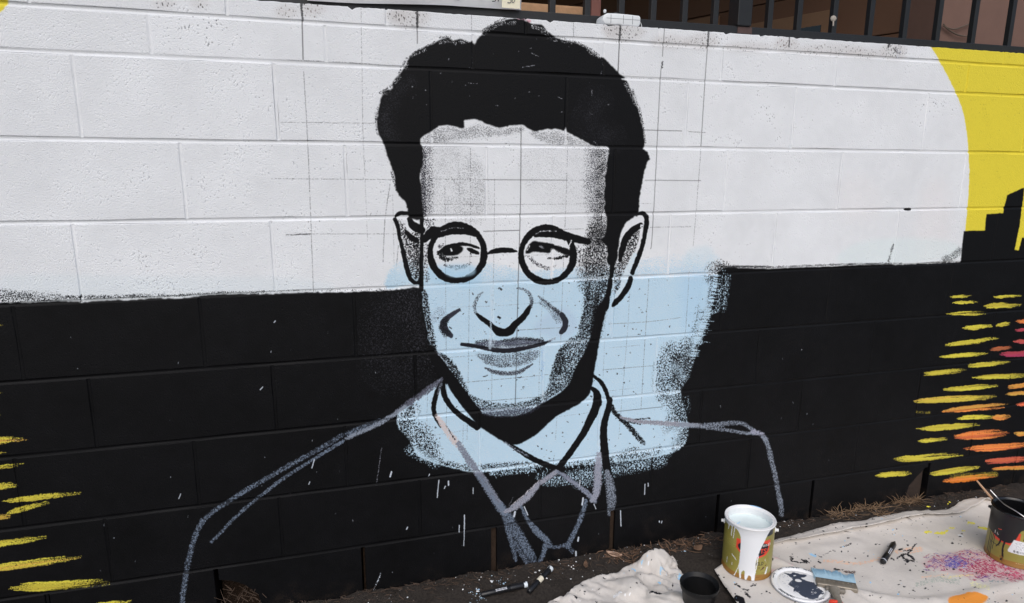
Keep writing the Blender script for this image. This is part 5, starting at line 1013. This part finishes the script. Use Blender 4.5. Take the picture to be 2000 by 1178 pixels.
# ------------------------------------------------------------------ small black pot
pc = on_ground(1366.5, 1139, .115)
pot = thing('black_pot', 'small black plastic pot standing beside the open can of white paint', 'pot', (pc[0], pc[1], cloth_z(pc[0], pc[1])))
potm = mat('black_plastic', (.006, .006, .0065), .45, var=.2, vscale=30, bump=.15, bscale=120, spec=.3)
zb0 = cloth_z(pc[0], pc[1]); ht = .115 - zb0; a1 = on_ground(1328, 1139, .115); a2 = on_ground(1405, 1142, .115); PR = float(np.hypot(*(a2 - a1)[:2])) / 2
obj('body', lathe([(PR * .70, 0), (PR * .80, ht * .45), (PR * .90, ht * .84), (PR * .91, ht * .85), (PR * .92, ht * .86), (PR * .84, ht * .86), (PR * .78, ht * .5), (PR * .66, .006), (.0001, .006)], 48, False, True), potm, pot, smooth=True)
obj('rim', lathe([(PR * .905, ht * .82), (PR * .95, ht * .83), (PR * 1.0, ht * .985), (PR * .985, ht), (PR * .955, ht * .99), (PR * .90, ht * .86), (PR * .84, ht * .84)], 48), potm, pot, smooth=True)

# ------------------------------------------------------------------ wide brush with blue bristles
b0 = on_ground(1592, 1136, .02); b1 = on_ground(1672, 1149, .02); bc = (b0 + b1) / 2; bl_ = float(np.hypot(*(b1 - b0)[:2])); ba = math.atan2(b1[1] - b0[1], b1[0] - b0[0])
brush = thing('paintbrush', 'wide old paintbrush with blue paint in its bristles lying beside the lid', 'paintbrush', (bc[0], bc[1], cloth_z(bc[0], bc[1])), (0, 0, ba))
metal = mat('worn_ferrule', pig(136, 128, 116), .45, .5, var=.5, vscale=45, bump=.4, bscale=70); hw = bl_ / 2
obj('ferrule', rounded_body([(-hw, .003), (hw, .003), (hw, .019), (-hw, .019)], -.030, .006, .004), metal, brush)
for k_ in range(8):
    obj('rivet', lathe([(.0028, 0), (.0022, .0012), (.0001, .0016)], 8), metal, brush, (-hw + .012 + k_ * (bl_ - .024) / 7, -.004, .0192))
bris = mat('blue_bristles', pig(168, 200, 222), .6, var=.18, vscale=120, bump=.6, bscale=300); V, F = [], []; r2 = random.Random(5)
nb_ = 64
for k_ in range(nb_):
    x = -hw + .002 + (bl_ - .004) * k_ / (nb_ - 1)
    for layer in range(3):
        L0 = .060 + .020 * mnoise.noise(Vector((x * 38, layer * .4, 0))) + r2.uniform(-.003, .003); dx = (x / hw) * .006 + r2.uniform(-.002, .002); z = .006 + .0045 * layer; i0 = len(V); hwid = .0016
        if r2.random() < .05: L0 *= .7
        V += [(x - hwid, .004, z - .003), (x + hwid, .004, z - .003), (x + hwid, .004, z + .004), (x - hwid, .004, z + .004), (x + dx - hwid * .7, L0, z - .003), (x + dx + hwid * .7, L0 - .001, z - .003), (x + dx, L0, z + .0012)]
        F += [(i0, i0 + 1, i0 + 5, i0 + 4), (i0 + 1, i0 + 2, i0 + 6, i0 + 5), (i0 + 2, i0 + 3, i0 + 6), (i0 + 3, i0, i0 + 4, i0 + 6), (i0 + 4, i0 + 5, i0 + 6)]
tag(obj('bristles', mesh(V, F), bris, brush), kind='stuff')
obj('bristle_base', box(-hw + .001, hw - .001, .0, .018, .004, .018, .003), mat('blue_paint_dark', pig(96, 142, 180), .5, var=.2), brush)
obj('handle', rounded_body([(-hw * .62, .004), (hw * .35, .004), (hw * .35, .017), (-hw * .62, .017)], -.046, -.030, .004), mat('grey_handle', pig(112, 106, 98), .6, var=.35, vscale=50), brush)
hd = on_ground(1632, 1180, .012); obj('handle_grip', tube([(-.012, -.045, .013), (-.013, -.065, .012), (-.010, -.10, .012), (-.006, -.15, .012)], .012, 10, [1.5, 1.0, .85, .95]), mat('grey_handle_wood', pig(118, 112, 102), .6, var=.35, vscale=50), brush, smooth=True)
# red plastic piece at the front
rp = on_ground(1636, 1186, .03)
redp = thing('red_clip', 'small red plastic piece with a slot on the cloth below the paintbrush', 'clip', (rp[0], rp[1], cloth_z(rp[0], rp[1])), (0, 0, math.radians(-25)))
rdm = mat('red_plastic', pig(214, 70, 52), .35, var=.08)
bm = bmesh.new()
def rr_(w_, d_, r_): return [(sx * (w_ - r_) + r_ * math.cos(a), sy * (d_ - r_) + r_ * math.sin(a)) for sx, sy, q in ((1, 1, 0), (-1, 1, 90), (-1, -1, 180), (1, -1, 270)) for a in [math.radians(q + i * 22.5) for i in range(5)]]
o1 = rr_(.021, .028, .012); o2 = [(x, y + .012) for x, y in rr_(.011, .005, .0045)]
V = []; 
for zz in (.002, .026):
    V += [(x, y, zz) for x, y in o1] + [(x, y, zz) for x, y in o2]
n = len(o1); F = []
for i in range(n):
    j = (i + 1) % n
    F += [(i, j, 2 * n + j, 2 * n + i), (n + j, n + i, 3 * n + i, 3 * n + j), (2 * n + i, 2 * n + j, 3 * n + j, 3 * n + i), (j, i, n + i, n + j)]
o = obj('body', mesh(V, F), rdm, redp); md = o.modifiers.new('b', 'BEVEL'); md.width = .003; md.segments = 2; md.limit_method = 'ANGLE'
obj('slot_shade', box(-.010, .010, .008, .016, .001, .006), darkm, redp)  # dark plate put in the slot to stand for the shade inside it

# ------------------------------------------------------------------ marker pens
mk_b = mat('black_marker_plastic', (.012, .012, .014), .3, var=.1); mk_w = mat('white_print', pig(200, 202, 208), .5, var=.1); mk_t = mat('masking_tape', pig(214, 206, 186), .7, var=.1); mk_s = mat('paint_on_cap', pig(206, 214, 228), .5, var=.1)
def marker(label, p0, p1, r, tape=False, capend='far', band=None, nib=False, daub=True):
    p0 = Vector(p0); p1 = Vector(p1); d = p1 - p0; L = d.length
    t = thing('marker_pen', label, 'marker pen', tuple(p0)); t.rotation_euler = d.to_track_quat('X', 'Z').to_euler()
    R = (0, math.pi / 2, 0)
    obj('barrel', lathe([(r * .7, 0), (r, .004), (r, L * .60), (r * .92, L * .605)], 22, True, True), mk_b, t, (0, 0, 0), R, True)
    if nib:
        obj('shoulder', lathe([(r * .98, 0), (r, .002), (r, L * .25), (r * .8, L * .29), (r * .45, L * .31), (r * .42, L * .36), (r * .3, L * .38)], 22, True, True), mk_b, t, (L * .605, 0, 0), R, True)
        obj('end_ring', lathe([(r * 1.015, 0), (r * 1.015, .004)], 22), mk_w, t, (.006, 0, 0), R, True)
    else:
        obj('cap', lathe([(r * 1.03, 0), (r * 1.06, .002), (r * 1.06, L * .36), (r * .9, L * .385), (r * .6, L * .395)], 22, True, True), mk_b, t, (L * .605, 0, 0), R, True)
        obj('cap_clip', box(L * .62, L * .93, -.002, .002, r * 1.05, r * 1.35, .0008), mk_b, t)
        if daub: obj('paint_daub', lathe([(r * 1.075, 0), (r * 1.085, .004), (r * 1.08, .010), (r * 1.06, .012)], 22), mk_s, t, (L * .92 - .004, 0, 0), R, True)
    if tape: obj('tape_band', lathe([(r * 1.02, 0), (r * 1.02, .022)], 22), mk_t, t, (L * .40, 0, 0), R, True)
    for k_ in (-1, 1):                   # two lines of small print along the barrel
        for i in range(11):
            x0 = L * (.30 if not nib else .34) + i * L * .022; a = math.radians(58 + 14 * k_)
            if tape and x0 < L * .40 + .024: continue
            obj('print_mark', box(x0, x0 + L * (.012 + .006 * ((i * 7) % 3 == 0)), -.0013, .0013, -.0003, .0003), mk_w, t, (0, -r * math.cos(a) * 1.0, r * math.sin(a)), (math.radians(90 - 58 - 14 * k_), 0, 0))
    return t
sz = lambda x, y, r: soil_z(x, y) + r + .001
def gp3(u, v, r, surf):
    z = .03
    for _ in range(6): p = on_ground(u, v, z); z = surf(p[0], min(p[1], -.002)) + r + .001
    return (p[0], p[1], z)
marker('black marker pen lying nearly flat along the foot of the wall on soil', gp3(939, 1163, .0085, soil_z), gp3(1032, 1142, .0085, soil_z), .0085)
marker('black marker pen with a tape band lying aslant on the soil', gp3(1032, 1160, .009, soil_z), gp3(1077, 1109, .009, soil_z), .009, tape=True)
marker('short black marker pen lying on the flat spattered cloth', gp3(1724, 1098, .010, cloth_z), gp3(1748, 1058, .010, cloth_z), .0100, nib=True)

# ------------------------------------------------------------------ leaves, straw, chips
leafm = mat('dry_leaf', pig(104, 80, 62), .8, var=.35, vscale=60, bump=.4); leafm2 = mat('pale_leaf', pig(168, 140, 120), .8, var=.3, vscale=60, bump=.4)
def leaf_mesh(L, wd, curl):
    V, F = [], []; n = 7
    for i in range(n + 1):
        t = i / n; h_ = wd * math.sin(math.pi * min(1, t * .96 + .02)) ** .8
        for s_ in (-1, 0, 1): V.append((L * (t - .5), s_ * h_ / 2, curl * (abs(s_) * .5 + (2 * t - 1) ** 2 * .8) * L * .3))
    for i in range(n):
        for k_ in range(2): F.append((i * 3 + k_, i * 3 + k_ + 1, i * 3 + k_ + 4, i * 3 + k_ + 3))
    return mesh(V, F)
for (u, v, L, wd, curl, rz, m, lab) in [(1199, 1084, .055, .022, .5, -.5, leafm2, 'pale curled dry leaf with a blue paint fleck under the open joint'), (1143, 1106, .045, .016, .7, 1.2, leafm, 'narrow curled brown leaf on the soil between pens and cloth'), (1362, 1072, .05, .024, .5, .4, leafm, 'brown dry leaf on the litter just left of the open can'), (1325, 1066, .045, .02, .6, 2.2, leafm, 'small brown leaf in the litter by the third open joint')]:
    p = gp3(u, v, .004, soil_z); o = obj('dry_leaf', leaf_mesh(L, wd, curl), m, None, p, (.25, .1, rz), True); md = o.modifiers.new('t', 'SOLIDIFY'); md.thickness = .0006; tag(o, lab, 'leaf', 'dry leaves on the soil')
def bits(name, label, cat, n, gen, m, seed):
    r3 = random.Random(seed); V, F = [], []
    for _ in range(n):
        x, y, L, r, az, el = gen(r3); z = soil_z(x, y) + r * .6; i0 = len(V); d = Vector((math.cos(az) * math.cos(el), math.sin(az) * math.cos(el), math.sin(el))); s_ = Vector((-math.sin(az), math.cos(az), 0)); up = d.cross(s_)
        for t, q in ((0, 1), (.5, .9), (1, .35)):
            c_ = Vector((x, y, z)) + d * L * t + Vector((0, 0, -L * .25 * math.sin(el) * t * t)) + s_ * L * .12 * math.sin(t * 3) * (1 if r3.random() < .5 else -1)
            if c_.y > -.003: c_.y = -.003
            for a in (0, 2.1, 4.2): V.append(c_ + (s_ * math.cos(a) + up * math.sin(a)) * r * q)
        for k_ in range(2):
            for j in range(3): F.append((i0 + k_ * 3 + j, i0 + k_ * 3 + (j + 1) % 3, i0 + k_ * 3 + 3 + (j + 1) % 3, i0 + k_ * 3 + 3 + j))
        F.append((i0 + 6, i0 + 7, i0 + 8))
    o = obj(name, mesh(V, F), m); tag(o, label, cat, kind='stuff'); return o
strawm = mat('dry_straw', pig(128, 104, 80), .8, var=.35, vscale=25, bump=.2); rootm = mat('dark_litter', pig(72, 58, 48), .9, var=.4, vscale=40, bump=.3)
def gs(r3):
    c_ = r3.choice([(1660, 1000), (1690, 993), (1700, 985), (1755, 975), (1770, 970), (1765, 978), (1640, 1008), (1720, 1000)]); p = gp3(c_[0] + r3.gauss(0, 12), c_[1] + r3.gauss(0, 4), 0, soil_z)
    return p[0], min(p[1], -.004), r3.uniform(.025, .075), r3.uniform(.0007, .0016), r3.uniform(0, 6.28), r3.uniform(.0, 1.0)
bits('dry_straw', 'tufts of dry brown straw on the soil at the foot of the wall', 'straw', 230, gs, strawm, 3)
def gl(r3):
    x = r3.uniform(-.2, 2.7); y = -.004 - abs(r3.gauss(0, .035)); return x, y, r3.uniform(.01, .04), r3.uniform(.0006, .0016), r3.uniform(0, 6.28), r3.uniform(-.05, .35)
bits('plant_litter', 'fine brown stalks and needles scattered along the foot of the wall', 'litter', 900, gl, rootm, 4)
def gl2(r3):
    c_ = r3.choice([(1195, 1080), (1215, 1090), (1320, 1066), (1345, 1062), (1290, 1075), (1380, 1055), (1240, 1080)]); p = gp3(c_[0] + r3.gauss(0, 14), c_[1] + r3.gauss(0, 5), 0, soil_z); return p[0], min(p[1], -.004), r3.uniform(.015, .045), r3.uniform(.0008, .002), r3.uniform(0, 6.28), r3.uniform(-.05, .5)
bits('leaf_litter', 'brown leaf scraps and stalks heaped by the open joints', 'litter', 170, gl2, leafm, 6)
def gh(r3): return xh + r3.uniform(.0, .13), r3.uniform(-.02, .07), r3.uniform(.02, .06), r3.uniform(.0008, .002), r3.uniform(0, 6.28), r3.uniform(.1, 1.2)
r3 = random.Random(8); V, F = [], []
for _ in range(60):
    x, y, L, r, az, el = gh(r3); p = Vector((x, y, r3.uniform(.03, .09))); q = p + Vector((math.cos(az) * .7, math.sin(az) * .3, math.sin(el))) * L; i0 = len(V); V += [p, p + Vector((r * 2, 0, r)), q, q + Vector((0, 0, r * 2))]; F += [(i0, i0 + 1, i0 + 3, i0 + 2)]
tag(obj('hole_litter', mesh(V, F), rootm), 'dry leaves and stalks inside the broken hole low in the wall', 'litter', kind='stuff')
# pebbles, crumbs and flecks of paint on the soil
def crumbs(name, label, cat, n, size, m, seed, ymax=.16, xr=(-.1, 2.7), spots=None):
    r4 = random.Random(seed); V, F = [], []; base = [(-1, 0, 0), (1, 0, 0), (0, -1, 0), (0, 1, 0), (0, 0, 1), (0, 0, -.6)]
    tri = [(0, 2, 4), (2, 1, 4), (1, 3, 4), (3, 0, 4), (2, 0, 5), (1, 2, 5), (3, 1, 5), (0, 3, 5)]
    for _ in range(n):
        if spots: c_ = r4.choice(spots); p = gp3(c_[0] + r4.gauss(0, c_[2]), c_[1] + r4.gauss(0, c_[2] * .5), 0, soil_z); x, y = p[0], min(p[1], -.004)
        else: x = r4.uniform(*xr); y = -.003 - r4.random() ** 1.6 * ymax
        s_ = size * (.4 + 1.2 * r4.random() ** 3); i0 = len(V); a = r4.uniform(0, 6.28); z = soil_z(x, y)
        for q in base:
            k_ = [r4.uniform(.6, 1.3) for _ in range(3)]; X, Y = q[0] * k_[0], q[1] * k_[1]; V.append((x + (X * math.cos(a) - Y * math.sin(a)) * s_, y + (X * math.sin(a) + Y * math.cos(a)) * s_, z + q[2] * s_ * .6 * k_[2]))
        F += [tuple(i0 + t for t in f) for f in tri]
    tag(obj(name, mesh(V, F), m), label, cat, kind='stuff')
crumbs('soil_crumbs', 'loose dark soil crumbs on the ground along the wall', 'soil', 2600, .0032, soil, 21, .35)
crumbs('small_stones', 'pale grit and tiny stones in the soil along the wall', 'grit', 700, .0022, mat('grit', pig(112, 102, 92), .9, var=.4, vscale=90), 27, .30)
crumbs('paint_flecks', 'tiny white paint flecks fallen on the soil', 'paint flecks', 150, .0026, mat('white_fleck', pig(214, 216, 220), .6), 22, .12)
crumbs('paint_chips', 'larger white paint chips by the pens and behind the can', 'paint chips', 46, .0055, mat('white_chip', pig(222, 226, 232), .5), 23, .12, spots=[(930, 1135, 16), (985, 1130, 14), (1050, 1118, 10), (1118, 1107, 5), (1520, 1028, 12), (1545, 1020, 10), (1505, 1030, 4), (930, 1160, 10)])
crumbs('yellow_flecks', 'yellow paint flecks on the soil near the black can', 'paint flecks', 10, .006, mat('yellow_fleck', pig(226, 206, 60), .5), 24, .1, spots=[(1854, 980, 2), (1888, 987, 3), (1815, 990, 3)])
crumbs('blue_flecks', 'pale blue paint spatter on the soil by the pens', 'paint flecks', 60, .0034, mat('blue_fleck', pig(160, 186, 206), .5), 25, .1, spots=[(928, 1158, 8), (940, 1170, 8), (980, 1136, 10), (1340, 1082, 14), (1350, 1070, 16)])
